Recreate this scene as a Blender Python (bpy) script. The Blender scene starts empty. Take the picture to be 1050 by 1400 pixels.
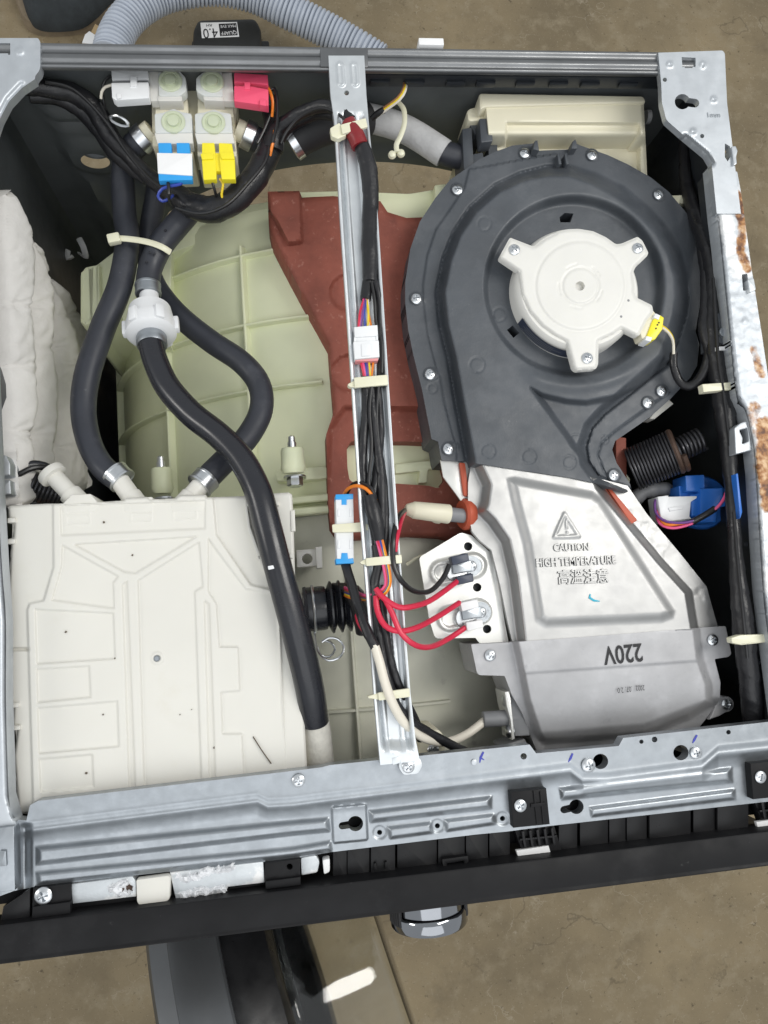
import bpy, bmesh, math, random
import numpy as np
from mathutils import Vector, Matrix, Euler
from mathutils.geometry import tessellate_polygon, delaunay_2d_cdt
random.seed(7); RNG = np.random.RandomState(7)
S = bpy.context.scene
COL = S.collection
T = 0.85                                   # height of the cabinet's open top above the floor
# ------------------------------------------------------------------ camera
CAM = Vector((0.2165, 0.2078, T + 0.5488)); CE = Euler((0.1256, -0.1176, -0.0764), 'XYZ'); FPX = 1050.0
cd = bpy.data.cameras.new('camera'); cam = bpy.data.objects.new('camera', cd); COL.objects.link(cam)
cam.location = CAM; cam.rotation_euler = CE
cd.sensor_fit = 'VERTICAL'; cd.sensor_height = 36.0; cd.lens = 36.0 * FPX / 1400.0
cd.clip_start = 0.01; cd.clip_end = 60
S.camera = cam
# ------------------------------------------------------------------ light: workshop lamps, room light and an added overhead fill
S.view_settings.view_transform = 'Standard'; S.view_settings.look = 'None'
S.view_settings.exposure = 0.0; S.view_settings.gamma = 1.0
wd = bpy.data.worlds.new('World'); S.world = wd; wd.use_nodes = True
bg = wd.node_tree.nodes['Background']; bg.inputs[0].default_value = (0.93, 0.97, 1.0, 1); bg.inputs[1].default_value = 0.62
def area(name, loc, tgt, sx, sy, power, col):
    l = bpy.data.lights.new(name, 'AREA'); l.shape = 'RECTANGLE'; l.size = sx; l.size_y = sy; l.energy = power; l.color = col
    o = bpy.data.objects.new(name, l); COL.objects.link(o); o.location = loc
    o.rotation_euler = (Vector(tgt) - Vector(loc)).to_track_quat('-Z', 'Y').to_euler()
area('ceiling_lamp', (1.45, 0.60, 2.6), (0.35, 0.3, 0.8), 0.5, 1.3, 22, (1.0, 0.975, 0.93))
area('wall_lamp', (-2.1, 0.45, 2.25), (0.3, 0.3, 0.8), 0.4, 0.75, 12, (1.0, 0.97, 0.92))
area('overhead_fill', (0.3, -0.95, 2.95), (0.3, 0.2, 0.8), 2.6, 2.0, 20, (0.97, 0.985, 1.0))  # large soft fill lamp, added for even light over the whole scene
# ------------------------------------------------------------------ photo pixel (1050 x 1400) -> point at a given height
RM = np.array(CE.to_matrix()); CP = np.array(CAM)
def rays(P):
    P = np.asarray(P, float).reshape(-1, 2)
    return np.stack([(P[:, 0] - 525) / FPX, -(P[:, 1] - 700) / FPX, -np.ones(len(P))], 1) @ RM.T
def WZ(P, h):                              # h: millimetres relative to the cabinet top
    d = rays(P); return CP + d * ((T + np.asarray(h, float) / 1000.0 - CP[2]) / d[:, 2])[:, None]
def w(x, y, h): return WZ([(x, y)], h)[0]
def WP(P, p0, n):                          # on any plane
    d = rays(P); n = np.asarray(n, float); p0 = np.asarray(p0, float)
    return CP + d * (((p0 - CP) @ n) / (d @ n))[:, None]
def wy(x, y, Y): return WP([(x, y)], (0, Y, 0), (0, 1, 0))[0]
def wx(x, y, X): return WP([(x, y)], (X, 0, 0), (1, 0, 0))[0]
def zc(pts, ox, oy, s): return [(ox + x * s, oy + y * s) for x, y in pts]
# ------------------------------------------------------------------ small numeric helpers
def _h(ix, iy, k):
    v = np.sin(ix * 127.1 + iy * 311.7 + k * 74.7) * 43758.5453
    return v - np.floor(v)
def noise(x, y, k=0):
    x = np.asarray(x, float); y = np.asarray(y, float)
    ix = np.floor(x); iy = np.floor(y); fx = x - ix; fy = y - iy
    fx = fx * fx * (3 - 2 * fx); fy = fy * fy * (3 - 2 * fy)
    return (_h(ix, iy, k) * (1 - fx) + _h(ix + 1, iy, k) * fx) * (1 - fy) + (_h(ix, iy + 1, k) * (1 - fx) + _h(ix + 1, iy + 1, k) * fx) * fy
def fbm(x, y, k=0, o=3):
    s = 0; a = .5
    for i in range(o): s = s + a * noise(x * 2 ** i, y * 2 ** i, k + i); a *= .5
    return s
def ss(a, b, x):
    t = np.clip((np.asarray(x, float) - a) / (b - a), 0, 1); return t * t * (3 - 2 * t)
def dseg(P, pts, closed=False):            # distance of points to a polyline
    pts = np.asarray(pts, float); P = np.asarray(P, float)
    if closed: pts = np.vstack([pts, pts[:1]])
    d = np.full(len(P), 1e9)
    for a, b in zip(pts[:-1], pts[1:]):
        ab = b - a; L = (ab @ ab) or 1e-9
        t = np.clip(((P - a) @ ab) / L, 0, 1)
        d = np.minimum(d, np.hypot(*(P - a - t[:, None] * ab).T))
    return d
def inside(P, pts):
    pts = np.asarray(pts, float); P = np.asarray(P, float); c = np.zeros(len(P), bool)
    for (x0, y0), (x1, y1) in zip(pts, np.roll(pts, -1, 0)):
        if y0 == y1: continue
        k = ((y0 > P[:, 1]) != (y1 > P[:, 1])) & (P[:, 0] < (x1 - x0) * (P[:, 1] - y0) / (y1 - y0) + x0)
        c ^= k
    return c
def sd(P, pts):                            # signed distance, positive inside
    d = dseg(P, pts, True); return np.where(inside(P, pts), d, -d)
def cr(pts, step=None, n=8, closed=False): # Catmull-Rom through points of any dimension
    p = np.asarray(pts, float); N = len(p); out = []
    for i in range(N if closed else N - 1):
        if closed: a, b, c, d = p[(i - 1) % N], p[i], p[(i + 1) % N], p[(i + 2) % N]
        else: a, b, c, d = p[max(i - 1, 0)], p[i], p[i + 1], p[min(i + 2, N - 1)]
        m = n if step is None else max(2, int(np.linalg.norm(c - b) / step))
        for t in np.arange(m) / m:
            out.append(.5 * (2 * b + (c - a) * t + (2 * a - 5 * b + 4 * c - d) * t * t + (3 * b - a - 3 * c + d) * t ** 3))
    if not closed: out.append(p[-1])
    return np.array(out)
def rnd(pts, r, n=4):                      # polygon with rounded corners; r one value or one per corner
    p = np.asarray(pts, float); N = len(p); out = []
    rr = [r] * N if np.isscalar(r) else r
    for i in range(N):
        a, b, c = p[i - 1], p[i], p[(i + 1) % N]
        u = a - b; v = c - b; lu = np.linalg.norm(u); lv = np.linalg.norm(v)
        k = min(rr[i], lu * .45, lv * .45)
        if k < 1e-6: out.append(b); continue
        s = b + u / lu * k; e = b + v / lv * k
        for t in np.linspace(0, 1, n + 1): out.append((1 - t) ** 2 * s + 2 * t * (1 - t) * b + t * t * e)
    return np.array(out)
def circ(cx, cy, r, n=20, a0=0, a1=2 * math.pi, ry=None):
    full = abs(a1 - a0 - 2 * math.pi) < 1e-6
    t = np.linspace(a0, a1, n, endpoint=not full)
    return np.stack([cx + r * np.cos(t), cy + (ry or r) * np.sin(t)], 1)
def rect(x0, y0, x1, y1): return np.array([(x0, y0), (x1, y0), (x1, y1), (x0, y1)], float)
def resample(pts, step):
    p = np.asarray(pts, float); out = []
    for a, b in zip(p, np.roll(p, -1, 0)):
        m = max(1, int(round(np.linalg.norm(b - a) / step)))
        out += [a + (b - a) * t for t in np.arange(m) / m]
    return np.array(out)
def offset(xy, d):                         # inward offset of a CCW loop
    p = np.asarray(xy, float); e = np.roll(p, -1, 0) - p; L = np.maximum(np.linalg.norm(e, axis=1), 1e-9)
    n = np.stack([-e[:, 1], e[:, 0]], 1) / L[:, None]; m = n + np.roll(n, 1, 0)
    ml = np.maximum((m * m).sum(1), .5)
    return p + m * (2 * d / ml / 1.0)[:, None] * 1.0 if False else p + m * (d * 2 / ml)[:, None]
def ccw(xy):
    x, y = xy[:, 0], xy[:, 1]
    return xy if (x * np.roll(y, -1) - y * np.roll(x, -1)).sum() > 0 else xy[::-1]
# ------------------------------------------------------------------ mesh collector
WO = {}
class MB:
    def __init__(s): s.v = []; s.f = []
    def add(s, verts, faces):
        o = len(s.v); s.v += [tuple(map(float, q)) for q in verts]; s.f += [tuple(i + o for i in f) for f in faces]
    def slab_xy(s, xy, z1, z0, bev=0.0006, holes=(), bottom=False):
        xy = ccw(np.asarray(xy, float)); hs = [ccw(np.asarray(h, float))[::-1] for h in holes]
        loops = [xy] + hs; rings = []; tops = []; base = 0; V = []; F = []
        sg = 1 if z1 > z0 else -1
        for L in loops:
            n = len(L)
            if bev > 0: R = [(offset(L, bev), z1), (offset(L, bev * .3), z1 - sg * bev * .3), (L, z1 - sg * bev), (L, z0)]
            else: R = [(L, z1), (L, z0)]
            st = len(V)
            for q, z in R: V += [(x, y, z) for x, y in q]
            for k in range(len(R) - 1):
                for i in range(n):
                    j = (i + 1) % n; a = st + k * n
                    F.append((a + i, a + n + i, a + n + j, a + j))
            tops.append((st, n, len(R)))
        def cap(lv):
            lp = []; idx = []
            for st, n, m in tops:
                o = st + (0 if lv == 0 else (m - 1) * n)
                lp.append([Vector((V[o + i][0], V[o + i][1], 0)) for i in range(n)]); idx += [o + i for i in range(n)]
            if len(lp) == 1 and lv == 0: return [tuple(idx)] if False else [tuple(idx[i] for i in t) for t in tessellate_polygon(lp)]
            return [tuple(idx[i] for i in t) for t in tessellate_polygon(lp)]
        for t in cap(0):
            a, b, c = [V[i] for i in t]
            F.append(t if ((b[0]-a[0])*(c[1]-a[1])-(b[1]-a[1])*(c[0]-a[0])) * sg > 0 else t[::-1])
        if bottom:
            for t in cap(1):
                a, b, c = [V[i] for i in t]
                F.append(t if ((b[0]-a[0])*(c[1]-a[1])-(b[1]-a[1])*(c[0]-a[0])) * sg < 0 else t[::-1])
        s.add(V, F); return s
    def slab(s, px, h1, h0, bev=0.6, holes=(), bottom=False):   # outline in photo px at height h1, walls straight down to h0
        return s.slab_xy(WZ(px, h1)[:, :2], T + h1 / 1000, T + h0 / 1000, bev / 1000, [WZ(q, h1)[:, :2] for q in holes], bottom)
    def box(s, c, size, rot=None, bev=0.0006):
        c = np.asarray(c, float); hx, hy, hz = np.asarray(size, float) / 2; b = min(bev, hx * .6, hy * .6, hz * .6)
        bm = bmesh.new(); bmesh.ops.create_cube(bm, size=1.0)
        for q in bm.verts: q.co = Vector((q.co.x * hx * 2, q.co.y * hy * 2, q.co.z * hz * 2))
        if b > 0: bmesh.ops.bevel(bm, geom=bm.edges[:], offset=b, segments=2, profile=.5, affect='EDGES')
        M = rot if rot is not None else Matrix.Identity(3)
        bm.verts.index_update(); s.add([np.array(M @ q.co) + c for q in bm.verts], [tuple(q.index for q in f.verts) for f in bm.faces]); bm.free(); return s
    def tube(s, pts, r, n=12, cap=True, rmod=None, up=None, flat=1.0):
        p = np.asarray(pts, float); m = len(p); t = np.gradient(p, axis=0); t /= np.maximum(np.linalg.norm(t, axis=1), 1e-12)[:, None]
        u = np.array(up if up is not None else (0, 0, 1.0)); 
        if abs(u @ t[0]) > .95: u = np.array((1.0, 0, 0))
        rr = np.full(m, r) if np.isscalar(r) else np.interp(np.linspace(0, 1, m), np.linspace(0, 1, len(r)), r)
        an = np.arange(n) * 2 * math.pi / n; V = []
        for i in range(m):
            u = u - (u @ t[i]) * t[i]; u /= np.linalg.norm(u); b = np.cross(t[i], u)
            k = rr[i] * (rmod(i, an) if rmod else 1.0)
            V += list(p[i] + (np.cos(an) * k)[:, None] * u * flat + (np.sin(an) * k)[:, None] * b)
        F = [(i * n + j, i * n + (j + 1) % n, (i + 1) * n + (j + 1) % n, (i + 1) * n + j) for i in range(m - 1) for j in range(n)]
        if cap: F += [tuple(range(n))[::-1], tuple((m - 1) * n + j for j in range(n))]
        s.add(V, F); return s
    def lathe(s, o, axis, prof, n=24, ref=None, cap=True):      # prof: (distance along the axis, radius)
        a = np.array(axis, float); a = a / np.linalg.norm(a); u = np.array(ref if ref is not None else ((1, 0, 0) if abs(a[0]) < .9 else (0, 1, 0)), float)
        u -= (u @ a) * a; u /= np.linalg.norm(u); b = np.cross(a, u); an = np.arange(n) * 2 * math.pi / n; V = []
        for d, r in prof: V += list(np.asarray(o) + a * d + r * (np.cos(an)[:, None] * u + np.sin(an)[:, None] * b))
        m = len(prof); F = [(i * n + j, i * n + (j + 1) % n, (i + 1) * n + (j + 1) % n, (i + 1) * n + j) for i in range(m - 1) for j in range(n)]
        if cap: F += [tuple(range(n))[::-1], tuple((m - 1) * n + j for j in range(n))]
        s.add(V, F); return s
    def grid(s, V, nu, nv, closed=False):                        # nu x nv points
        F = [(i * nv + j, i * nv + (j + 1) % nv, (i + 1) * nv + (j + 1) % nv, (i + 1) * nv + j) for i in range(nu - 1) for j in range(nv if closed else nv - 1)]
        s.add(V, F); return s
    def relief(s, px, hf, h0, step=2.0, depth=None, holes=(), plane=None):
        # a pressed sheet: outline in photo px lying at h0 (or on plane = (point, normal)), height field hf(P) in mm over it, skirt going 'depth' mm down
        o = resample(px, step); hs = [resample(q, step) for q in holes]
        lo = o.min(0); hi = o.max(0)
        gx, gy = np.meshgrid(np.arange(lo[0], hi[0], step), np.arange(lo[1], hi[1], step)); gx = gx + (np.arange(gx.shape[0]) % 2 * step * .5)[:, None]
        G = np.stack([gx.ravel(), gy.ravel()], 1); G = G[sd(G, o) > step * .55]
        for q in hs: G = G[sd(G, q) < -step * .55]
        P = np.vstack([o] + hs + [G]); E = []; st = 0
        for L in [o] + hs: E += [(st + i, st + (i + 1) % len(L)) for i in range(len(L))]; st += len(L)
        v2, _, fa, ov, _, _ = delaunay_2d_cdt([Vector(q) for q in P], E, [], 1 if not hs else 0, 1e-5)
        P = np.array([tuple(q) for q in v2]); fa = np.array([tuple(f) for f in fa])
        C = P[fa].mean(1); k = inside(C, o)
        for q in hs: k &= ~inside(C, q)
        fa = fa[k]
        hh = hf(P)
        if plane is None: V = WZ(P, h0 + hh); nn = np.array((0, 0, 1.0))
        else: nn = np.asarray(plane[1], float); nn = nn / np.linalg.norm(nn); V = WP(P, plane[0], nn) + hh[:, None] / 1000 * nn
        a, b, c = V[fa[:, 0]], V[fa[:, 1]], V[fa[:, 2]]; fl = (np.cross(b - a, c - a) @ nn) < 0
        fa[fl] = fa[fl][:, ::-1]
        F = fa.tolist()
        if depth:
            E2 = np.vstack([fa[:, [0, 1]], fa[:, [1, 2]], fa[:, [2, 0]]]); st_ = set(map(tuple, E2.tolist()))
            B = [e for e in st_ if (e[1], e[0]) not in st_]; vs = {}; V = list(V)
            for a, b in B:
                for q in (a, b):
                    if q not in vs: vs[q] = len(V); V.append(V[q] - nn * depth / 1000.0)
                F.append((b, a, vs[a], vs[b]))
        s.add(V, F); return s
    def obj(s, name, m, parent=None, smooth=35, kind=None, label=None):
        V = np.array(s.v); c = (V.min(0) + V.max(0)) / 2
        if parent is None: c = np.array((c[0], c[1], V[:, 2].min()))
        me = bpy.data.meshes.new(name); me.from_pydata((V - c).tolist(), [], s.f); me.update()
        if smooth:
            me.polygons.foreach_set('use_smooth', [True] * len(me.polygons)); me.set_sharp_from_angle(angle=math.radians(smooth))
        me.materials.append(m)
        return put(name, me, c, parent, kind, label)
def put(name, me, c, parent=None, kind=None, label=None, rot=None):
    o = bpy.data.objects.new(name, me); COL.objects.link(o); c = np.asarray(c, float)
    if parent is not None: o.parent = parent; o.location = c - WO[parent.as_pointer()]
    else: o.location = c
    if rot is not None: o.rotation_euler = rot
    WO[o.as_pointer()] = c
    if kind: o['kind'] = kind
    if label: o['label'] = label
    return o
def tag(o, label, cat, group=None):
    o['label'] = label; o['category'] = cat
    if group: o['group'] = group
    return o
def thing(name, label, cat, loc, group=None):
    return tag(put(name, None, loc), label, cat, group)
# ------------------------------------------------------------------ materials
def rgb(r, g, b):
    f = lambda c: (c / 255 / 12.92) if c / 255 <= .04045 else ((c / 255 + .055) / 1.055) ** 2.4
    return (f(r), f(g), f(b))
def mat(name, col, rough=.5, metal=0.0, var=.08, vs=30, bump=0.0, bs=300, spec=.5, spots=None, rvar=.0, trans=0, alpha=1, sss=0, coat=0, scr=None):
    m = bpy.data.materials.new(name); m.use_nodes = True; nt = m.node_tree; N = nt.nodes; L = nt.links; b = N['Principled BSDF']
    b.inputs['Roughness'].default_value = rough; b.inputs['Metallic'].default_value = metal; b.inputs['Specular IOR Level'].default_value = spec
    b.inputs['Transmission Weight'].default_value = trans; b.inputs['Coat Weight'].default_value = coat
    if sss: b.inputs['Subsurface Weight'].default_value = sss; b.inputs['Subsurface Radius'].default_value = (.006, .006, .004)
    tc = N.new('ShaderNodeTexCoord')
    def nz(scale, det=4, rg=.6):
        q = N.new('ShaderNodeTexNoise'); q.inputs['Scale'].default_value = scale; q.inputs['Detail'].default_value = det; q.inputs['Roughness'].default_value = rg
        L.new(tc.outputs['Object'], q.inputs['Vector']); return q
    def ramp(src, p0, p1, c0=(0, 0, 0, 1), c1=(1, 1, 1, 1)):
        q = N.new('ShaderNodeValToRGB'); q.color_ramp.elements[0].position = p0; q.color_ramp.elements[1].position = p1
        q.color_ramp.elements[0].color = c0; q.color_ramp.elements[1].color = c1; L.new(src, q.inputs[0]); return q.outputs[0]
    def mix(f, a, c):
        q = N.new('ShaderNodeMix'); q.data_type = 'RGBA'
        if isinstance(f, float): q.inputs[0].default_value = f
        else: L.new(f, q.inputs[0])
        for i, x in ((6, a), (7, c)):
            if isinstance(x, tuple): q.inputs[i].default_value = (*x[:3], 1)
            else: L.new(x, q.inputs[i])
        return q.outputs[2]
    c = ramp(nz(vs).outputs['Fac'], .3, .72, tuple(x * (1 - var) for x in col) + (1,), tuple(min(1, x * (1 + var)) for x in col) + (1,))
    if spots:
        for (sc, lo, hi, sp_col) in spots: c = mix(ramp(nz(sc, 6, .65).outputs['Fac'], lo, hi), c, sp_col)
    L.new(c, b.inputs['Base Color'])
    if rvar:
        q = N.new('ShaderNodeMapRange'); q.inputs[1].default_value = .3; q.inputs[2].default_value = .7; q.inputs[3].default_value = max(.03, rough - rvar); q.inputs[4].default_value = min(1, rough + rvar)
        L.new(nz(vs * 1.7).outputs['Fac'], q.inputs[0]); L.new(q.outputs[0], b.inputs['Roughness'])
    if bump:
        q = N.new('ShaderNodeBump'); q.inputs['Strength'].default_value = bump; q.inputs['Distance'].default_value = .001
        L.new(nz(bs, 5).outputs['Fac'], q.inputs['Height']); L.new(q.outputs[0], b.inputs['Normal'])
    return m
K = {}
K['floor'] = mat('worn_concrete', (.225, .175, .102), .75, 0, .26, 4, .6, 120, spots=[(26, .50, .72, (.275, .225, .145)), (75, .62, .69, (.10, .075, .042)), (210, .60, .72, (.36, .30, .21)), (330, .63, .69, (.06, .046, .027)), (9, .56, .75, (.155, .118, .068))])
K['galv'] = mat('galvanised_steel', (.35, .375, .40), .38, .85, .08, 90, .04, 500, spots=[(45, .56, .72, (.40, .425, .45))], rvar=.07)
K['galv2'] = mat('zinc_sheet', (.54, .57, .60), .46, .72, .07, 60, .04, 500, spots=[(50, .58, .74, (.60, .625, .65))], rvar=.06)
K['brace'] = mat('bright_zinc_sheet', (.66, .69, .71), .42, .72, .06, 60, .03, 500, rvar=.05)
K['rail_dark'] = mat('dark_rail_steel', (.20, .205, .21), .38, .85, .12, 25, .02, 300, rvar=.08)
K['paint_dark'] = mat('graphite_paint', (.050, .056, .060), .42, 0, .15, 20, .03, 200, rvar=.08, spec=.5)
K['inner_paint'] = mat('grey_inner_paint', (.105, .115, .120), .42, 0, .15, 20, .03, 200, rvar=.08)
K['inner_dark'] = mat('dark_inner_sheet', (.026, .030, .036), .45, .1, .2, 20, .03, 200)
K['inner_grey'] = mat('inner_flange_steel', (.045, .050, .056), .42, .5, .15, 20, .03, 200)
K['rust'] = mat('rusted_rail', (.60, .63, .66), .55, .55, .06, 60, .35, 160,
    spots=[(26, .46, .55, (.80, .80, .79)), (20, .55, .62, (.36, .17, .06)), (60, .60, .66, (.26, .10, .03)), (85, .62, .68, (.62, .38, .16))])
K['rust_white'] = mat('lime_crusted_steel', (.58, .61, .63), .5, .6, .06, 60, .4, 140, spots=[(30, .50, .58, (.78, .78, .77)), (35, .63, .68, (.35, .22, .08))])
K['black'] = mat('black_plastic', (.010, .010, .011), .5, 0, .25, 15, .06, 300, spots=[(120, .68, .78, (.050, .050, .050)), (22, .56, .74, (.018, .018, .019))], rvar=.14, spec=.18)
K['black_gloss'] = mat('black_gloss_plastic', (.011, .011, .012), .36, 0, .25, 25, .03, 400, spots=[(160, .68, .76, (.06, .06, .06)), (20, .56, .72, (.024, .025, .026))], rvar=.12, spec=.25)
K['blower'] = mat('slate_plastic', (.064, .072, .083), .48, 0, .14, 28, .14, 700, spots=[(22, .52, .70, (.092, .100, .112)), (120, .70, .80, (.15, .155, .16)), (11, .56, .70, (.082, .090, .100)), (300, .68, .74, (.16, .165, .17))], rvar=.1)
K['blower_in'] = mat('slate_plastic_dusty', (.07, .076, .086), .5, 0, .18, 22, .1, 700, spots=[(30, .5, .66, (.115, .122, .135))])
K['white'] = mat('white_abs', (.70, .69, .65), .38, 0, .03, 30, .02, 400, sss=.05)
K['lid'] = mat('ivory_plastic', (.70, .685, .63), .42, 0, .035, 9, .04, 500, spots=[(110, .765, .80, (.42, .38, .31)), (12, .60, .80, (.665, .64, .56))], sss=.04)
K['cream'] = mat('cream_plastic', (.76, .72, .56), .42, 0, .04, 18, .03, 300, sss=.05)
K['tub'] = mat('greenish_translucent_plastic', (.79, .82, .575), .42, 0, .05, 14, .03, 250, spots=[(70, .75, .83, (.55, .54, .40))], sss=.12)
K['tub_front'] = mat('grey_white_plastic', (.66, .66, .555), .5, 0, .10, 14, .05, 200, spots=[(40, .62, .75, (.50, .49, .42))])
K['nylon'] = mat('natural_nylon', (.74, .72, .55), .35, 0, .04, 30, .02, 300, sss=.15)
K['weight'] = mat('red_oxide_casting', (.25, .070, .046), .7, 0, .20, 40, .35, 260, spots=[(190, .60, .70, (.38, .16, .12)), (20, .58, .75, (.16, .042, .028))])
K['rubber'] = mat('black_rubber', (.032, .035, .045), .46, 0, .15, 30, .06, 300, spots=[(40, .56, .74, (.056, .059, .070)), (160, .66, .75, (.085, .088, .095)), (16, .58, .72, (.045, .048, .057))], rvar=.12)
K['rubber_gloss'] = mat('oily_black_rubber', (.018, .019, .024), .26, 0, .15, 30, .03, 300, rvar=.06)
K['rubber_matte'] = mat('matte_black_rubber', (.022, .022, .024), .6, 0, .15, 30, .1, 300)
K['tape'] = mat('black_vinyl_tape', (.014, .014, .016), .36, 0, .25, 40, .55, 170, rvar=.12, spec=.45)
K['wire_k'] = mat('black_wire', (.012, .012, .013), .35, 0, .1)
for k, c in dict(wire_r=(.62, .02, .06), wire_y=(.80, .58, .02), wire_o=(.80, .22, .02), wire_b=(.03, .06, .35), wire_w=(.75, .70, .60), wire_p=(.75, .10, .25), wire_v=(.16, .06, .25), wire_n=(.30, .14, .06)).items(): K[k] = mat(k.replace('_', '_coat_'), c, .35, 0, .06)
K['duct'] = mat('satin_aluminised_steel', (.40, .40, .395), .44, .82, .05, 30, .02, 250, spots=[(140, .70, .78, (.48, .48, .48)), (18, .58, .72, (.37, .37, .37))], rvar=.06)
K['duct_shiny'] = mat('bright_aluminised_steel', (.74, .74, .71), .34, .45, .05, 40, .05, 120, rvar=.06)
K['cast'] = mat('cast_aluminium', (.44, .44, .45), .60, .42, .12, 22, .10, 300, spots=[(24, .52, .70, (.53, .53, .545)), (60, .62, .74, (.33, .33, .345))], rvar=.08)
K['screw'] = mat('zinc_plated_screw', (.66, .68, .70), .28, 1, .06, 200)
K['chrome'] = mat('chrome', (.30, .31, .33), .09, 1, .05, 40, .05, 60)
K['silicone'] = mat('red_silicone', (.50, .095, .045), .5, 0, .1, 40)
K['blue'] = mat('blue_nylon', (.02, .14, .52), .35, 0, .06, 40, .02, 300)
K['blue_lt'] = mat('light_blue_plug', (.03, .33, .74), .35, 0, .05, 40)
K['pink'] = mat('pink_plug', (.86, .10, .19), .35, 0, .05, 40)
K['yellow'] = mat('yellow_plug', (.86, .74, .03), .35, 0, .05, 40)
K['plug_w'] = mat('white_plug', (.78, .79, .80), .35, 0, .03, 40)
K['coil'] = mat('frosted_coil_cap', (.62, .64, .62), .3, 0, .04, 40, sss=.2)
K['coil_c'] = mat('coil_core', (.55, .60, .44), .35, 0, .04, 40, sss=.2)
K['label'] = mat('white_paper_label', (.82, .82, .82), .5, 0, .02)
K['label_d'] = mat('navy_label', (.035, .045, .075), .4, 0, .15, 200)
K['foam'] = mat('felt_blanket', (.74, .72, .69), .95, 0, .06, 30, .3, 320, spots=[(90, .75, .81, (.46, .43, .38)), (14, .55, .75, (.66, .645, .61))])
K['felt'] = mat('grey_felt', (.50, .50, .50), .95, 0, .12, 60, .6, 260)
K['mesh'] = mat('white_knit_sleeve', (.66, .64, .58), .9, 0, .12, 120, .6, 420)
K['spring'] = mat('dark_spring_steel', (.055, .055, .060), .33, .7, .2, 30, spots=[(30, .60, .70, (.12, .05, .025))])
K['spring_r'] = mat('rusty_spring_steel', (.075, .045, .032), .6, .4, .3, 60, .3, 200, spots=[(60, .54, .66, (.15, .06, .03))])
K['grey_p'] = mat('grey_sleeve', (.22, .225, .235), .5, 0, .06)
K['ink'] = mat('black_ink', (.012, .012, .014), .6, 0, .1)
K['ink_b'] = mat('blue_marker_ink', (.05, .06, .38), .6, 0, .1)
K['ink_t'] = mat('teal_marker_ink', (.02, .38, .52), .5, 0, .1)
K['glass'] = mat('door_glass', (.95, .96, .94), .05, 0, .0, trans=1.0, spec=.12)
K['hose_grey'] = mat('grey_corrugated_plastic', (.46, .50, .57), .4, 0, .05, 40)
K['shoe'] = mat('dark_shoe_canvas', (.028, .034, .038), .8, 0, .3, 40, .5, 500)
K['sole'] = mat('tan_sole', (.23, .18, .12), .8, 0, .15, 60)
K['batt'] = mat('battery_plastic', (.022, .023, .022), .45, 0, .15, 40, .05, 400)
K['card'] = mat('cardboard', (.42, .30, .16), .85, 0, .1)
K['caul'] = mat('white_sealant', (.75, .76, .78), .7, 0, .1, 60, .5, 150)
K['door_m'] = mat('graphite_door_metal', (.13, .135, .14), .34, .7, .08, 20, .02, 200)
K['deb'] = mat('dark_grit', (.11, .085, .06), .8)
def floor_cracks(m):
    nt = m.node_tree; N = nt.nodes; L = nt.links; b = N['Principled BSDF']; src = b.inputs['Base Color'].links[0].from_socket
    tc = N.new('ShaderNodeTexCoord'); n = N.new('ShaderNodeTexNoise'); n.inputs['Scale'].default_value = 6; n.inputs['Detail'].default_value = 6; L.new(tc.outputs['Object'], n.inputs['Vector'])
    ad = N.new('ShaderNodeVectorMath'); ad.operation = 'MULTIPLY_ADD'; L.new(n.outputs['Color'], ad.inputs[0]); ad.inputs[1].default_value = (.35, .35, .35); L.new(tc.outputs['Object'], ad.inputs[2])
    for sc, w_, col, f in ((4.2, .012, (.07, .052, .03), .55), (7.3, .008, (.46, .41, .32), .35)):
        v = N.new('ShaderNodeTexVoronoi'); v.feature = 'DISTANCE_TO_EDGE'; v.inputs['Scale'].default_value = sc; L.new(ad.outputs[0], v.inputs['Vector'])
        r = N.new('ShaderNodeMapRange'); r.inputs[1].default_value = 0; r.inputs[2].default_value = w_; r.inputs[3].default_value = f; r.inputs[4].default_value = 0; L.new(v.outputs['Distance'], r.inputs[0])
        g = N.new('ShaderNodeTexNoise'); g.inputs['Scale'].default_value = 3.1 + sc; L.new(tc.outputs['Object'], g.inputs['Vector']); gr = N.new('ShaderNodeMapRange'); gr.inputs[1].default_value = .48; gr.inputs[2].default_value = .62; L.new(g.outputs['Fac'], gr.inputs[0])
        mu = N.new('ShaderNodeMath'); mu.operation = 'MULTIPLY'; L.new(r.outputs[0], mu.inputs[0]); L.new(gr.outputs[0], mu.inputs[1])
        x = N.new('ShaderNodeMix'); x.data_type = 'RGBA'; L.new(mu.outputs[0], x.inputs[0]); L.new(src, x.inputs[6]); x.inputs[7].default_value = (*col, 1); src = x.outputs[2]
    L.new(src, b.inputs['Base Color'])
floor_cracks(K['floor'])
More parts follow.
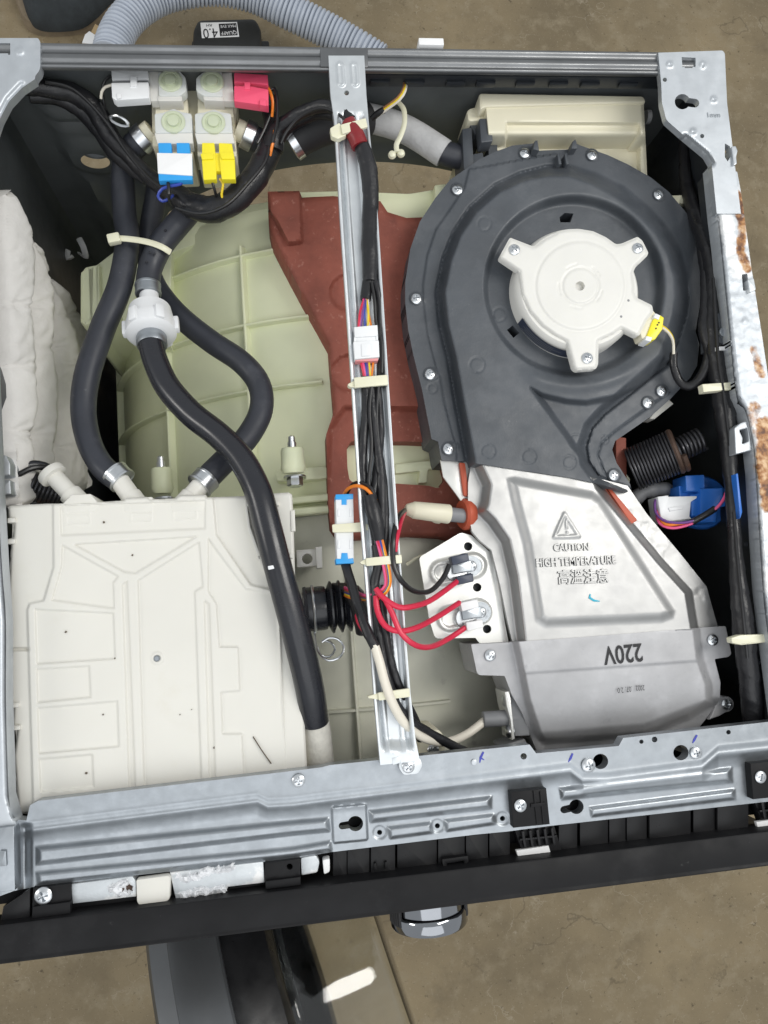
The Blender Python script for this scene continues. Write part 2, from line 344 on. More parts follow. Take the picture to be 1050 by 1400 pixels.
def wear_mat(name, base, white, rust):
    m = mat(name, base, .5, .6, .06, 60, .25, 160); nt = m.node_tree; N = nt.nodes; L = nt.links; b = N['Principled BSDF']
    src = b.inputs['Base Color'].links[0].from_socket; at = N.new('ShaderNodeAttribute'); at.attribute_name = 'wear'; sp = N.new('ShaderNodeSeparateColor'); L.new(at.outputs['Color'], sp.inputs[0])
    tc = N.new('ShaderNodeTexCoord')
    for ch, col, sc, w_ in ((1, white, 45, .12), (0, rust, 70, .10)):
        n = N.new('ShaderNodeTexNoise'); n.inputs['Scale'].default_value = sc; n.inputs['Detail'].default_value = 7; n.inputs['Roughness'].default_value = .68; L.new(tc.outputs['Object'], n.inputs['Vector'])
        a = N.new('ShaderNodeMath'); a.operation = 'ADD'; L.new(n.outputs['Fac'], a.inputs[0]); L.new(sp.outputs[ch], a.inputs[1])
        r = N.new('ShaderNodeMapRange'); r.inputs[1].default_value = .98 - w_; r.inputs[2].default_value = .98 + w_; L.new(a.outputs[0], r.inputs[0])
        x = N.new('ShaderNodeMix'); x.data_type = 'RGBA'; L.new(r.outputs[0], x.inputs[0]); L.new(src, x.inputs[6])
        if ch == 0:
            q = N.new('ShaderNodeTexNoise'); q.inputs['Scale'].default_value = 170; q.inputs['Detail'].default_value = 5; L.new(tc.outputs['Object'], q.inputs['Vector'])
            cr_ = N.new('ShaderNodeValToRGB'); e = cr_.color_ramp.elements; e[0].position = .36; e[0].color = (.10, .035, .012, 1); e[1].position = .66; e[1].color = (.62, .42, .24, 1); k = e.new(.5); k.color = (*rust, 1); L.new(q.outputs['Fac'], cr_.inputs[0]); L.new(cr_.outputs[0], x.inputs[7])
        else: x.inputs[7].default_value = (*col, 1)
        src = x.outputs[2]
    L.new(src, b.inputs['Base Color'])
    mx = N.new('ShaderNodeMath'); mx.operation = 'MULTIPLY_ADD'; L.new(r.outputs[0], mx.inputs[0]); mx.inputs[1].default_value = -.5; mx.inputs[2].default_value = .55; L.new(mx.outputs[0], b.inputs['Metallic'])
    return m
K['rust'] = wear_mat('rusted_rail', (.48, .51, .54), (.72, .725, .725), (.34, .15, .045))
def px_of(V):
    d = (np.asarray(V) - CP) @ RM; return np.stack([525 + FPX * d[:, 0] / -d[:, 2], 700 - FPX * d[:, 1] / -d[:, 2]], 1)
def set_wear(o, fn):
    me = o.data; V = np.array([tuple(v.co) for v in me.vertices]) + WO[o.as_pointer()]; R, G = fn(px_of(V))
    at = me.attributes.new('wear', 'FLOAT_COLOR', 'POINT'); C = np.stack([R, G, 0 * R, 0 * R + 1], 1); at.data.foreach_set('color', C.ravel().tolist())
# ------------------------------------------------------------------ shared screw meshes
def screw_mesh(name, r, hgt, hexa=False):
    n = 32; V = []; F = []; rad = [0, .12, .2, .3, .42, .52, .62, .74, .86, .95, 1.0]
    for q in rad:
        for a in np.arange(n) * 2 * math.pi / n:
            x, y = q * math.cos(a), q * math.sin(a); z = hgt * math.sqrt(max(0, 1 - .72 * q * q))
            if q < .6 and (abs(x) < .11 or abs(y) < .11) : z -= hgt * .75
            V.append((x * r, y * r, z))
    for a in np.arange(n) * 2 * math.pi / n: V.append((r * math.cos(a), r * math.sin(a), 0))
    m = len(rad) + 1
    F = [(i * n + j, i * n + (j + 1) % n, (i + 1) * n + (j + 1) % n, (i + 1) * n + j)[::-1] for i in range(m - 1) for j in range(n)]
    me = bpy.data.meshes.new(name); me.from_pydata(V, [], F); me.update()
    me.polygons.foreach_set('use_smooth', [True] * len(me.polygons)); me.set_sharp_from_angle(angle=math.radians(45)); me.materials.append(K['screw'])
    return me
SCREW = screw_mesh('screw', .0044, .0022); SCREW_S = screw_mesh('screw', .0036, .0018)
def screw(x, y, h, parent, me=None):
    return put('screw', me or SCREW, w(x, y, h), parent, rot=(0, 0, random.uniform(0, 1.57)))
# ------------------------------------------------------------------ text
TEXT_OFF = 0.0; TEXT_BEV = 0.0
def text_mesh(body, size=1.0, extrude=0.0):
    c = bpy.data.curves.new('t', 'FONT'); c.body = body; c.size = size; c.extrude = extrude; c.resolution_u = 3; c.offset = TEXT_OFF; c.bevel_depth = TEXT_BEV; c.bevel_resolution = 1
    o = bpy.data.objects.new('t', c); COL.objects.link(o)
    dg = bpy.context.evaluated_depsgraph_get(); e = o.evaluated_get(dg); me = bpy.data.meshes.new_from_object(e)
    V = np.array([tuple(q.co) for q in me.vertices]) if len(me.vertices) else np.zeros((0, 3)); F = [tuple(p.vertices) for p in me.polygons]
    bpy.data.objects.remove(o); bpy.data.curves.remove(c); bpy.data.meshes.remove(me); return V, F
def text(mb, body, pl, pr, h, aspect=1.0, ext=0.0):             # baseline from photo px pl to pr at height h (mm), letters rising ext mm
    V, F = text_mesh(body, 1.0, .05 if ext else 0.0)
    V = V.copy(); x0, x1 = V[:, 0].min(), V[:, 0].max(); A = w(*pl, h); B = w(*pr, h); k = np.linalg.norm(B - A) / (x1 - x0); u = (B - A) / np.linalg.norm(B - A); v = np.cross((0, 0, 1.0), u)
    zz = (V[:, 2] - V[:, 2].min()) / max(1e-9, V[:, 2].max() - V[:, 2].min()) * (ext + .3) - .3 if ext else np.zeros(len(V))
    mb.add(A + ((V[:, 0] - x0) * k)[:, None] * u + (V[:, 1] * k * aspect)[:, None] * v + (zz / 1000)[:, None] * np.array((0, 0, 1.0)), F); return mb
def path(pts, step=.003):                                       # photo px + height knots -> smooth 3D path
    return cr([w(x, y, h) for x, y, h in pts], step)
def cable(name, pts, r, m, parent=None, n=8, step=.003, **kw): 
    return MB().tube(path(pts, step), r / 1000, n).obj(name, m, parent, **kw)
# ================================================================== setting: the workshop floor
mb = MB(); g = 24; xs = np.linspace(-4, 4.5, g); ys = np.linspace(-4, 5, g)
mb.grid([(x, y, 0.0) for x in xs for y in ys], g, g); fl = mb.obj('floor', K['floor'], kind='structure')
# ================================================================== cabinet
CW, CD = 0.600, 0.640
cab = thing('washing_machine', 'opened graphite washing machine seen from above with its lid off and rusted right rail', 'washing machine', (.3, .32, 0))
# side panels (two skins, the inner one is the dark coated inside)
mb = MB(); mb.box((.001, .335, T / 2 - .008), (.0016, .605, T - .03), bev=.0003); mb.obj('side_panel', K['paint_dark'], cab)
mb = MB(); mb.box((CW - .001, .335, T / 2 - .008), (.0016, .605, T - .03), bev=.0003); mb.obj('side_panel', K['paint_dark'], cab)
for x0, sx in ((.0045, 1), (CW - .0045, -1)):
    ys = np.linspace(.04, .637, 60); zs = np.linspace(.04, T - .03, 40)
    Y, Z = np.meshgrid(ys, zs, indexing='ij'); X = x0 + sx * .006 * (ss(.08, .10, np.abs(((Y + .03) % .16) - .08)) * 0 + ss(.045, .055, np.abs(((Y) % .13) - .065)))
    mb = MB().grid(np.stack([X.ravel(), Y.ravel(), Z.ravel()], 1), 60, 40); mb.obj('inner_wall', K['paint_dark'] if sx > 0 else K['inner_dark'], cab)
mb = MB().box((.3, .33, .03), (.58, .58, .02)); mb.obj('base_pan', K['inner_dark'], cab)
mb = MB().box((.3, .036, .40), (.58, .004, .66)); mb.obj('front_wall', K['inner_dark'], cab)
# back panel: a pressed sheet standing at the back with the big service opening and a small oval knock-out
YB = .634
def bp(x, y): q = wy(x, y, YB); return q[0], q[2]
def backpanel():
    q = np.array([wy(x, y, YB - .006)[[0, 2]] for x, y in ((370, 234), (500, 221), (640, 240))])
    M_ = np.c_[2 * q, np.ones(3)]; so = np.linalg.solve(M_, (q * q).sum(1)); cx, cz = so[:2]; R = math.sqrt(so[2] + cx * cx + cz * cz)
    if R > .285 or R < .2: R = .27; cx = .305; cz = q[1, 1] - R
    # work in (x, z) of the panel; CDT with two holes
    out = resample(rect(.004, .035, CW - .004, T - .012), .012)
    big = circ(cx, cz, R, 90); ov = wy(130, 205, YB); sm = circ(ov[0], ov[2], .0125, 24, ry=.0115)
    gx, gz = np.meshgrid(np.arange(.008, CW, .006), np.arange(.04, T, .006)); G = np.stack([gx.ravel(), gz.ravel()], 1)
    G = G[(sd(G, out) > .004) & (sd(G, big) < -.003) & (sd(G, sm) < -.002)]
    P = np.vstack([out, big, sm, G]); E = []; st = 0
    for L in (out, big, sm): E += [(st + i, st + (i + 1) % len(L)) for i in range(len(L))]; st += len(L)
    v2, _, fa, *_ = delaunay_2d_cdt([Vector(q) for q in P], E, [], 0, 1e-7)
    P = np.array([tuple(q) for q in v2]); fa = [tuple(f) for f in fa]; C = np.array([P[list(f)].mean(0) for f in fa])
    k = inside(C, out) & ~inside(C, big) & ~inside(C, sm)
    d = np.zeros(len(P))
    d -= .006 * ss(.004, .016, sd(P, rect(.028, T - .34, .118, T - .055)))            # raised left field (towards the back)
    d -= .005 * ss(.030, .020, np.hypot(P[:, 0] - ov[0], P[:, 1] - ov[2]))            # dished ring round the knock-out
    d += .004 * ss(.006, .001, dseg(P, [(.045, T - .082), (.095, T - .085)]))
    for xx in (.05, .075, .10): d -= .004 * ss(.006, .001, dseg(P, [(xx, T - .165), (xx + .006, T - .26)]))
    d -= .006 * ss(.02, .004, np.abs(np.hypot(P[:, 0] - cx, P[:, 1] - cz) - R)) * 1.0
    V = np.stack([P[:, 0], YB + d, P[:, 1]], 1); F = []
    for f, g in zip(fa, k):
        if g:
            a, b, c = V[f[0]], V[f[1]], V[f[2]]; F.append(f if np.cross(b - a, c - a)[1] < 0 else f[::-1])
    m = MB(); m.add(V, F)
    t = np.linspace(0, 2 * math.pi, 91)                                              # rolled lip of the opening
    m.grid(np.array([(cx + (R - q) * math.cos(a), YB - .006 + yy, cz + (R - q) * math.sin(a)) for q, yy in ((0, 0), (.0025, .003), (.003, .014)) for a in t]), 3, 91)
    t = np.linspace(0, 2 * math.pi, 31)
    m.grid(np.array([(ov[0] + (.0125 - q) * math.cos(a), YB - .0018 + yy, ov[2] + (.0115 - q) * math.sin(a)) for q, yy in ((0, 0), (.001, .001), (.001, .006)) for a in t]), 3, 31)
    return m
backpanel().obj('back_panel', K['inner_paint'], cab)
# ---- dark back rail: rolled section with two stamped flutes
def section_x(sec, x0, x1, n=2):
    m = MB(); xs = np.linspace(x0, x1, n); m.grid([(x, y, T + h / 1000) for x in xs for y, h in sec], n, len(sec)); return m
yb = .6395
sec = [(yb, -40), (yb, -2), (yb - .0008, -.6), (yb - .002, 0), (yb - .004, 0)]
sec += [(yb - .0055, -.9), (yb - .0065, -1.6), (yb - .0085, -1.9), (yb - .0105, -1.6), (yb - .0115, -.9), (yb - .013, -.2), (yb - .0165, -.1), (yb - .0180, -.6), (yb - .0192, -1.7), (yb - .021, -2.2), (yb - .0222, -1.5), (yb - .0235, -.5), (yb - .025, -.6), (yb - .026, -1.4), (yb - .0265, -2.5), (yb - .0265, -4.5), (yb - .022, -5.5)]
sec = [(yb - (yb - y) * .74, h) for y, h in sec]
rail = section_x(sec, .02, CW - .02).obj('back_rail', K['rail_dark'], cab, smooth=60)
mb = MB()                                                         # flute ends pressed flat where the brace is seated
mb.slab([(438, 66), (503, 67), (503, 92), (438, 91)], .6, -3, .5); mb.obj('brace_seat', K['rail_dark'], rail)
mb = MB().box((.425, .628, T - .021), (.27, .004, .014)); lg = mb.obj('back_ledge', K['inner_dark'], cab)
for x in np.linspace(.31, .52, 8): MB().box((x + .008 * random.random(),   .6250, T - .022), (.016, .003, .006)).obj('ledge_tab', K['inner_dark'], lg)
MB().box(wy(588, 64, yb + .004), (.020, .006, .012)).obj('edge_clip', K['label'], cab)
# ---- side rails, corner brackets
def keyhole(cx, cy, r, dx, dy, r2):
    L = math.hypot(dx, dy); a = math.atan2(dy, dx); hw = math.asin(min(.95, r2 / r)); p = list(circ(cx, cy, r, 18, a + hw, a + 2 * math.pi - hw))
    return p + list(circ(cx + dx, cy + dy, r2, 9, a - math.pi / 2, a + math.pi / 2))
IR = [(900, 72), (904, 114), (905, 140), (911, 164), (937, 187), (966, 211), (973, 223), (985, 330), (997, 450), (1007, 540), (1019, 561), (1028, 600), (1033, 643), (1043, 804), (1052, 880), (1068, 1000), (1078, 1120), (1140, 1160)]
brk = IR[:6] + [(973, 223), (980, 292), (1013, 292)] + [(1004, 220), (994, 140), (991, 73), (988, 69)]
bh = [rnd([(932, 78), (951, 79), (951, 92), (947, 91), (947, 93), (936, 93), (936, 91), (933, 92)], .4), keyhole(933, 139, 10.5, 17, 2, 6), circ(909, 109, 3, 10), circ(960, 186, 3, 10), rnd([(991, 196), (998, 200), (999, 214), (995, 221), (991, 215)], 1)]
def dots(P):
    h = np.zeros(len(P))
    for x, y in ((916, 88), (961, 89), (976, 136), (948, 180)): h += .8 * ss(5.5, 3.5, np.hypot(P[:, 0] - x, P[:, 1] - y)) - .9 * ss(3, 2, np.hypot(P[:, 0] - x, P[:, 1] - y))
    h -= 4 * ss(6, 0, dseg(P, IR[4:7])) * (dseg(P, IR[4:7]) < 6) + 0
    return h
o = MB().relief(rnd(brk, [0, 0, 3, 4, 2, 3, 2, 0, 0, 2, 2, 2, 2]), dots, 1.5, 2.0, 6, bh).obj('corner_bracket', K['galv2'], cab, smooth=50)
V, F = None, None
mb = MB(); text(mb, '1mm', (968, 160), (985, 160), 2.0, 1.0); mb.obj('stamped_mark', K['galv'], o)
mb = MB().slab(rnd([(1000, 200), (1006, 199), (1009, 206), (1007, 214), (1008, 224), (1003, 226), (1002, 215)], 2), 4, -8, .8); mb.obj('hook_tab', K['galv2'], o)
side = [(973, 223), (980, 292)] + IR[7:] + [(1148, 1165), (1090, 790), (1072, 660), (1040, 447), (1027, 364), (1014, 268), (1008, 235)]
def sideh(P):
    lo = dseg(P, IR[5:]); h = -2.5 * ss(5, 0, lo)
    h += .7 * ss(5, 3, np.hypot(P[:, 0] - 1019, P[:, 1] - 440)) + 1.2 * (fbm(P[:, 0] / 7, P[:, 1] / 7) - .5) * ss(285, 330, P[:, 1])
    return h
o = sr_ = MB().relief(side, sideh, 0, 2.4, 14, [rnd([(1014, 375), (1022, 374), (1023, 396), (1016, 398)], 2), circ(1018, 380, 3, 8) if False else rnd([(1015, 586), (1022, 584), (1025, 602), (1017, 610)], 3)]).obj('side_rail', K['rust'], cab, smooth=50)
def wear(P):
    x, y = P[:, 0], P[:, 1]; g = lambda pts, r: ss(r, r * .25, dseg(P, pts))
    R = np.maximum.reduce([.62 * g([(1006, 268), (1012, 290), (1016, 300)], 15), .62 * g([(1016, 300), (1012, 345), (1022, 366)], 13), .34 * g([(1034, 400), (1038, 450)], 12), .55 * g([(1030, 478), (1036, 500), (1042, 512)], 12), .50 * g([(1030, 560), (1040, 600)], 22), .72 * g([(1044, 580), (1046, 640), (1052, 690)], 22), .45 * g([(1060, 720), (1070, 860)], 18)])
    G = np.maximum.reduce([.62 * g([(984, 268), (992, 300), (1000, 350), (1008, 372)], 22), .5 * g([(1012, 262), (1024, 372)], 18), .40 * g([(1030, 400), (1040, 460)], 16), .5 * g([(1022, 490), (1044, 540)], 18), .58 * g([(1030, 560), (1040, 680), (1052, 800)], 24)])
    return R, G * .9
set_wear(o, wear)
MB().slab(rnd([(1022, 382), (1031, 380), (1034, 396), (1025, 400)], 2), 3, -5, .8).obj('hook_tab', K['rust_white'], o)
MB().slab(rnd([(1004, 585), (1013, 578), (1026, 574), (1029, 615), (1006, 621)], 2), -3, -12, .8, [rnd([(1011, 588), (1022, 585), (1024, 603), (1015, 607), (1016, 599)], 2)]).obj('lock_plate', K['galv2'], o)
def vstrip(mb, top, h1, hb, flare):                              # inner flange of a rail: hangs from the edge and leans inwards
    A = WZ(top, h1); n = len(A); V = []
    for k, (dh, dx) in enumerate(((0, 0), (hb * .15, -flare * .6), (hb * .5, -flare * .9), (hb, -flare))): V += [(p[0] + dx, p[1], p[2] + dh / 1000) for p in A]
    return mb.grid(V, 4, n)
vstrip(MB(), cr(IR[6:17], n=4), -1, -30, -.004).obj('inner_flange', K['inner_grey'], cab, smooth=50)
for y, x in ((744, 1024), (905, 1040)):
    MB().lathe(w(x - 3, y, -20), (-1, 0, .3), [(0, .002), (.0012, .002)], 12).obj('rivet_hole', K['inner_dark'], cab)
IL = [(55, 58), (55, 95), (48, 104), (30, 117), (12, 136), (0, 158), (-14, 200), (-16, 300), (-10, 500), (-2, 690), (3, 780), (8, 850), (8, 960), (12, 1090), (20, 1118)]
lb = [(55, 57), (55, 95), (48, 104), (48, 108), (30, 120), (12, 139), (0, 162), (-14, 204), (-16, 300), (-75, 300), (-60, 52), (52, 52)]
o = MB().relief(rnd(lb, [2, 6, 2, 0, 0, 0, 0, 0, 0, 0, 0, 2]), lambda P: .9 * ss(5.5, 3.5, np.abs(np.hypot(P[:, 0] - 27, P[:, 1] - 70) - 1)) - 2.5 * ss(8, 0, dseg(P, IL[3:8])), 1.5, 2.2, 8, [rnd([(-14, 59), (14, 59), (14, 75), (11, 75), (11, 73), (-14, 73)], .5)]).obj('corner_bracket', K['galv2'], cab, smooth=50)
lside = IL[7:] + [(22, 1128), (-60, 1290), (-70, 300)]
MB().relief(lside, lambda P: -3 * ss(6, 0, dseg(P, IL[7:])), 0, 3, 14).obj('side_rail', K['galv2'], cab, smooth=50)
vstrip(MB(), cr(IL[6:15], n=4), -2, -12, .001).obj('inner_flange', K['inner_grey'], cab, smooth=50)
# ---- galvanised front rail: one pressed sheet
FR = [(36, 1122), (41, 1101), (52, 1095), (400, 1054), (440, 1049), (451, 1046), (724, 1018), (733, 1030), (846, 1020), (852, 1009), (1050, 987), (1100, 982),
      (1108, 1090), (1031, 1098), (753, 1129), (692, 1137), (650, 1141), (453, 1165), (400, 1174), (229, 1192), (50, 1212), (19, 1218), (-8, 1228), (-6, 1134), (14, 1119)]
beads = [([(50, 1158), (400, 1122), (449, 1118), (452, 1137), (400, 1142), (50, 1183)], 4, 7), ([(50, 1193), (400, 1159), (452, 1150), (454, 1163), (400, 1171), (52, 1209)], 3.2, 5),
    ([(504, 1108), (672, 1088), (672, 1106), (506, 1125)], 4, 7), ([(530, 1131), (590, 1124), (592, 1139), (533, 1147)], 3, 5), ([(608, 1121), (675, 1113), (677, 1127), (610, 1137)], 3, 5),
    ([(764, 1077), (1000, 1049), (1001, 1070), (767, 1094)], 4, 7), ([(806, 1104), (1004, 1079), (1005, 1093), (808, 1117)], 3, 5)]
R1 = [(-5, 1139), (14, 1134), (352, 1091), (366, 1098), (400, 1096), (430, 1092), (780, 1049), (797, 1062), (830, 1062), (960, 1045), (982, 1026), (1060, 1018), (1110, 1012)]
def frh(P):
    x, y = P[:, 0], P[:, 1]; r1 = np.interp(x, [p[0] for p in R1], [p[1] for p in R1]); d = y - r1
    h = -3.2 * ss(-7, 3, d) + 3.0 * np.exp(-((d - 4) / 6.5) ** 2) - 2.2 * ss(9, 27, d) * ss(0, 30, x)
    for b, a, q in beads: h += .8 * a * ss(-2.2, q, sd(P, b))
    h -= 4.0 * ss(12, 0, np.abs(x - 34)) * ss(1122, 1135, y) * (x < 60)                 # stamped notch beside the left corner
    h += 2.2 * ss(4, 1, -sd(P, [(456, 1106), (498, 1102), (500, 1146), (458, 1150)]))
    for X, Y in ((519, 1138), (598, 1129), (687, 1119)): h -= .8 * ss(11, 7, np.hypot(x - X, y - Y))
    return h
fh = [keyhole(486, 1126, 10.5, -18, 3, 5), circ(519, 1138, 3.6, 10), circ(598, 1129, 3.6, 10), circ(687, 1119, 3.6, 10), circ(716, 1034, 4.4, 12), circ(821, 1041, 10.5, 20), circ(931, 1029, 10.5, 20), circ(877, 1014, 3, 10), circ(895, 1011, 4, 10), circ(996, 1001, 3.2, 10), keyhole(788, 1103, 10, -17, 4, 5)]
fr = MB().relief(FR, frh, -6, 1.5, 10, fh).obj('front_rail', K['galv'], cab, smooth=60)
for x, y, h in ((408, 1067, -5), (558, 1048, -1.0), (804, 1046, -5.5), (951, 1029, -5.5)): screw(x, y, h, fr, screw_mesh('screw', .0050, .0026) if x == 804 else None)
MB().lathe(w(648, 1042, -5.6), (0, 0, 1), [(0, .0022), (.0006, .002), (.0008, .0012)], 12).obj('dimple', K['galv2'], fr)
for pts in ([(661, 1028), (657, 1036), (656, 1043)], [(657, 1036), (662, 1039)], [(783, 1030), (780, 1037), (777, 1042)], [(953, 1005), (949, 1012), (947, 1016)]):
    MB().tube([w(x, y, -5.7) for x, y in pts], [.0007, .0009, .0003], 5, flat=.3).obj('pen_mark', K['ink_b'], fr)
MB().box(w(0, 1172, -2), (.022, .040, .012)).slab(rnd([(0, 1163), (8, 1163), (9, 1184), (0, 1185)], 1), 6, -2, .5).obj('corner_bracket', K['galv'], cab)
# ---- black front panel, clip rail and trim behind it
sec = [(0, -3), (.0006, -1), (.002, 0), (.004, .3), (.0235, .3), (.0246, -.4), (.0248, -2), (.0248, -20)]
sec = [(y - (.0035 if y < .01 else .0042), h) for y, h in sec]
sec = [(-.0045, -160), (-.0045, -8), (-.0043, -5), (-.0030, -4.2), (-.0030, .2), (-.0026, .8), (-.0016, .8), (-.0010, .2)] + sec[3:] if True else [(-.001, -160), (-.001, -8), (-.0008, -5), (.0006, -4.2)] + sec
pan = section_x(sec, -.006, CW + .006, 2).obj('front_panel', K['black'], cab, smooth=50)
FPX0 = [(x, y) for x, y in ((0, 1262), (350, 1217), (650, 1184), (1050, 1132))]
def fpy(x): return np.interp(x, [0, 350, 650, 1050], [1264, 1218, 1182, 1134])   # rear edge of the flat black strip
MB().box((.3, .040, T - .030), (.585, .030, .008)).obj('trim_ledge', K['black'], cab)
TL = [(440, 1168), (505, 1160)], 
seg = [(455, 475), (475, 506), (507, 541), (543, 598), (599, 636), (637, 668), (669, 698), (764, 790), (793, 832), (833, 856), (857, 885), (888, 945), (948, 978), (981, 1024)]
for i, (a, b) in enumerate(seg):
    hh = -14 - random.random() * 2.5 - (2 if i % 3 == 0 else 0)
    t0 = [np.interp(q, [400, 700, 1050], [1172, 1134, 1094]) - 4 for q in (a, b)]; t1 = [fpy(q) + 4 for q in (a, b)]
    MB().slab(rnd([(a, t0[0]), (b - .6, t0[1]), (b - .6, t1[1]), (a, t1[0])], 1), hh, hh - 12, .4).obj('trim_segment', K['black_gloss'], cab)
for q in ((511, 1181, 6), (526, 1179, 6)): MB().slab([(q[0], q[1]), (q[0] + 3, q[1] - 1), (q[0] + 5, q[1] + 9), (q[0] + 1, q[1] + 9)], -11, -16, .3).obj('trim_rib', K['black'], cab)
MB().slab(rnd([(604, 1175), (640, 1170), (641, 1178), (636, 1184), (634, 1177), (611, 1181), (611, 1188), (606, 1189)], .6), -10, -18, .4).obj('trim_clip', K['black'], cab)
def latch(x, y, sy=1.0):
    c = MB().slab([(x - 13, y - 18), (x + 36, y - 23), (x + 41, y + 26), (x - 9, y + 31)], -3.5, -12, .5)
    o = c.obj('panel_latch', K['black'], cab)
    m = MB()
    for k in range(2): m.slab([(x + 18 + k * 9, y - 20 + k), (x + 20 + k * 9, y - 20 + k), (x + 25 + k * 9, y + 26), (x + 23 + k * 9, y + 26)], -2.4, -4, .2)
    m.slab([(x + 15, y - 2), (x + 34, y - 4), (x + 34, y + 1), (x + 15, y + 3)], -2.2, -4, .2); m.obj('latch_rib', K['black'], o)
    f = MB().slab([(x - 8, y + 32), (x + 46, y + 25), (x + 58, y + 66), (x + 6, y + 72)], -14, -22, .5).obj('latch_frame', K['black'], cab)
    m = MB()
    for k in range(5):
        xx = x + 2 + k * 10
        m.slab([(xx, y + 36 - k), (xx + 3.5, y + 35.5 - k), (xx + 7.5, y + 58 - k), (xx + 4, y + 58.5 - k)], -9.5, -14, .4); m.slab([(xx - 2, y + 46 - k), (xx + 9, y + 45 - k), (xx + 9, y + 47.5 - k), (xx - 2, y + 48.5 - k)], -10, -14, .3)
    m.obj('latch_tooth_row', K['black_gloss'], f, kind='stuff')
    MB().slab([(x - 5, y + 62), (x + 39, y + 55), (x + 43, y + 68), (x - 1, y + 75)], -12, -15, .3).obj('foam_pad', K['label'], f)
    screw(x, y, -3.4, o)
latch(711, 1101); latch(1039, 1062)
# left part of the clip rail: limescale, tab, foam piece, screw
o = MB().slab([(97, 1209), (181, 1198), (186, 1205), (186, 1226), (99, 1236)], -10, -20, .8).obj('crusted_strip', K['rust_white'], cab)
MB().slab([(232, 1193), (360, 1178), (362, 1207), (312, 1213), (308, 1221), (240, 1229)], -10, -20, .8).obj('crusted_strip', K['rust_white'], cab)
def crust(q, h, amp, mk, nm, seed):
    q = resample(rnd(q, 4), 3); k = np.arange(len(q)); q = q + np.stack([noise(k * .9, k * 0, seed) - .5, noise(k * .9, k * 0, seed + 9) - .5], 1) * 7
    return MB().relief(q, lambda P: amp * fbm(P[:, 0] / 5, P[:, 1] / 5, seed) * ss(0, 3, sd(P, q)) + .8 * amp * ss(.5, .75, noise(P[:, 0] / 3, P[:, 1] / 3, seed + 3)) * ss(0, 3, sd(P, q)), h, 1.3, 1.5).obj(nm, mk, cab, kind='stuff')
crust([(147, 1212), (160, 1204), (176, 1203), (182, 1212), (180, 1224), (164, 1224), (150, 1222)], -9.8, 3.0, K['caul'], 'limescale', 1)
crust([(240, 1196), (262, 1192), (300, 1184), (322, 1182), (318, 1190), (286, 1196), (268, 1204), (244, 1207)], -9.8, 3.4, K['caul'], 'limescale', 2)
crust([(242, 1220), (262, 1216), (308, 1209), (310, 1220), (290, 1222), (278, 1226), (262, 1228), (246, 1230)], -9.8, 3.0, K['caul'], 'limescale', 3)
crust([(166, 1211), (178, 1210), (181, 1218), (172, 1221), (166, 1218)], -8.6, 2.2, K['spring_r'], 'rust_speck', 4)
MB().slab(rnd([(186, 1203), (230, 1197), (233, 1200), (232, 1229), (228, 1233), (190, 1238), (187, 1233)], 3), -7, -13, .8).obj('foam_tab', K['lid'], cab)
o = MB().slab([(45, 1214), (97, 1208), (97, 1234), (95, 1250), (43, 1256)], -8, -16, .5).slab([(45, 1240), (96, 1233), (96, 1249), (43, 1256)], -5, -9, .4).obj('end_clip', K['black'], cab)
screw(60, 1224, -7.8, o, screw_mesh('screw', .0056, .003))
MB().slab([(4, 1240), (41, 1215), (41, 1257), (0, 1262)], -9, -18, .8).obj('corner_cap', K['black_gloss'], cab)
o = MB().slab([(362, 1180), (410, 1174), (411, 1210), (363, 1217)], -8, -16, .5, [circ(396, 1185, 4, 10)]).slab([(363, 1205), (411, 1199), (411, 1210), (363, 1216)], -5, -9, .4).obj('end_clip', K['black'], cab)
MB().slab(rnd([(411, 1173), (432, 1169), (437, 1178), (434, 1193), (412, 1197)], 3), -11, -18, .6).obj('strip_end', K['rust_white'], cab)
MB().slab(rnd([(441, 1176), (451, 1174), (451, 1192), (443, 1196)], 3), -10, -18, .6).obj('foam_peg', K['label'], cab)
MB().slab([(95, 1236), (310, 1211), (312, 1214), (362, 1206), (362, 1216), (96, 1247)], -16, -22, .3).obj('shade_strip', K['black'], cab)  # black strip standing in for the shade along the crusted strips
# ---- chrome control knob on the front of the panel
kc = np.array((wy(600, 1266, -.02)[0], -.003, T - .058)); 
kn = MB().lathe(kc, (0, -1, 0), [(0, .025), (.004, .025), (.0045, .0272), (.006, .0280), (.0075, .0272), (.009, .0268), (.020, .0266), (.0205, .0280), (.022, .0290), (.0305, .0290), (.0315, .0284), (.0318, .026), (.032, .006)], 56).obj('control_knob', K['chrome'], cab)
for a0 in (-.2, 2.55):
    m = MB()
    for k in range(7):
        a = a0 + k * .09; m.box(kc + np.array((.0286 * math.cos(a), -.0160, .0286 * math.sin(a))), (.0024, .021, .0018), Matrix.Rotation(-a, 3, 'Y'), .0003)
    m.obj('knob_grip', K['rubber_matte'], kn, kind='stuff')
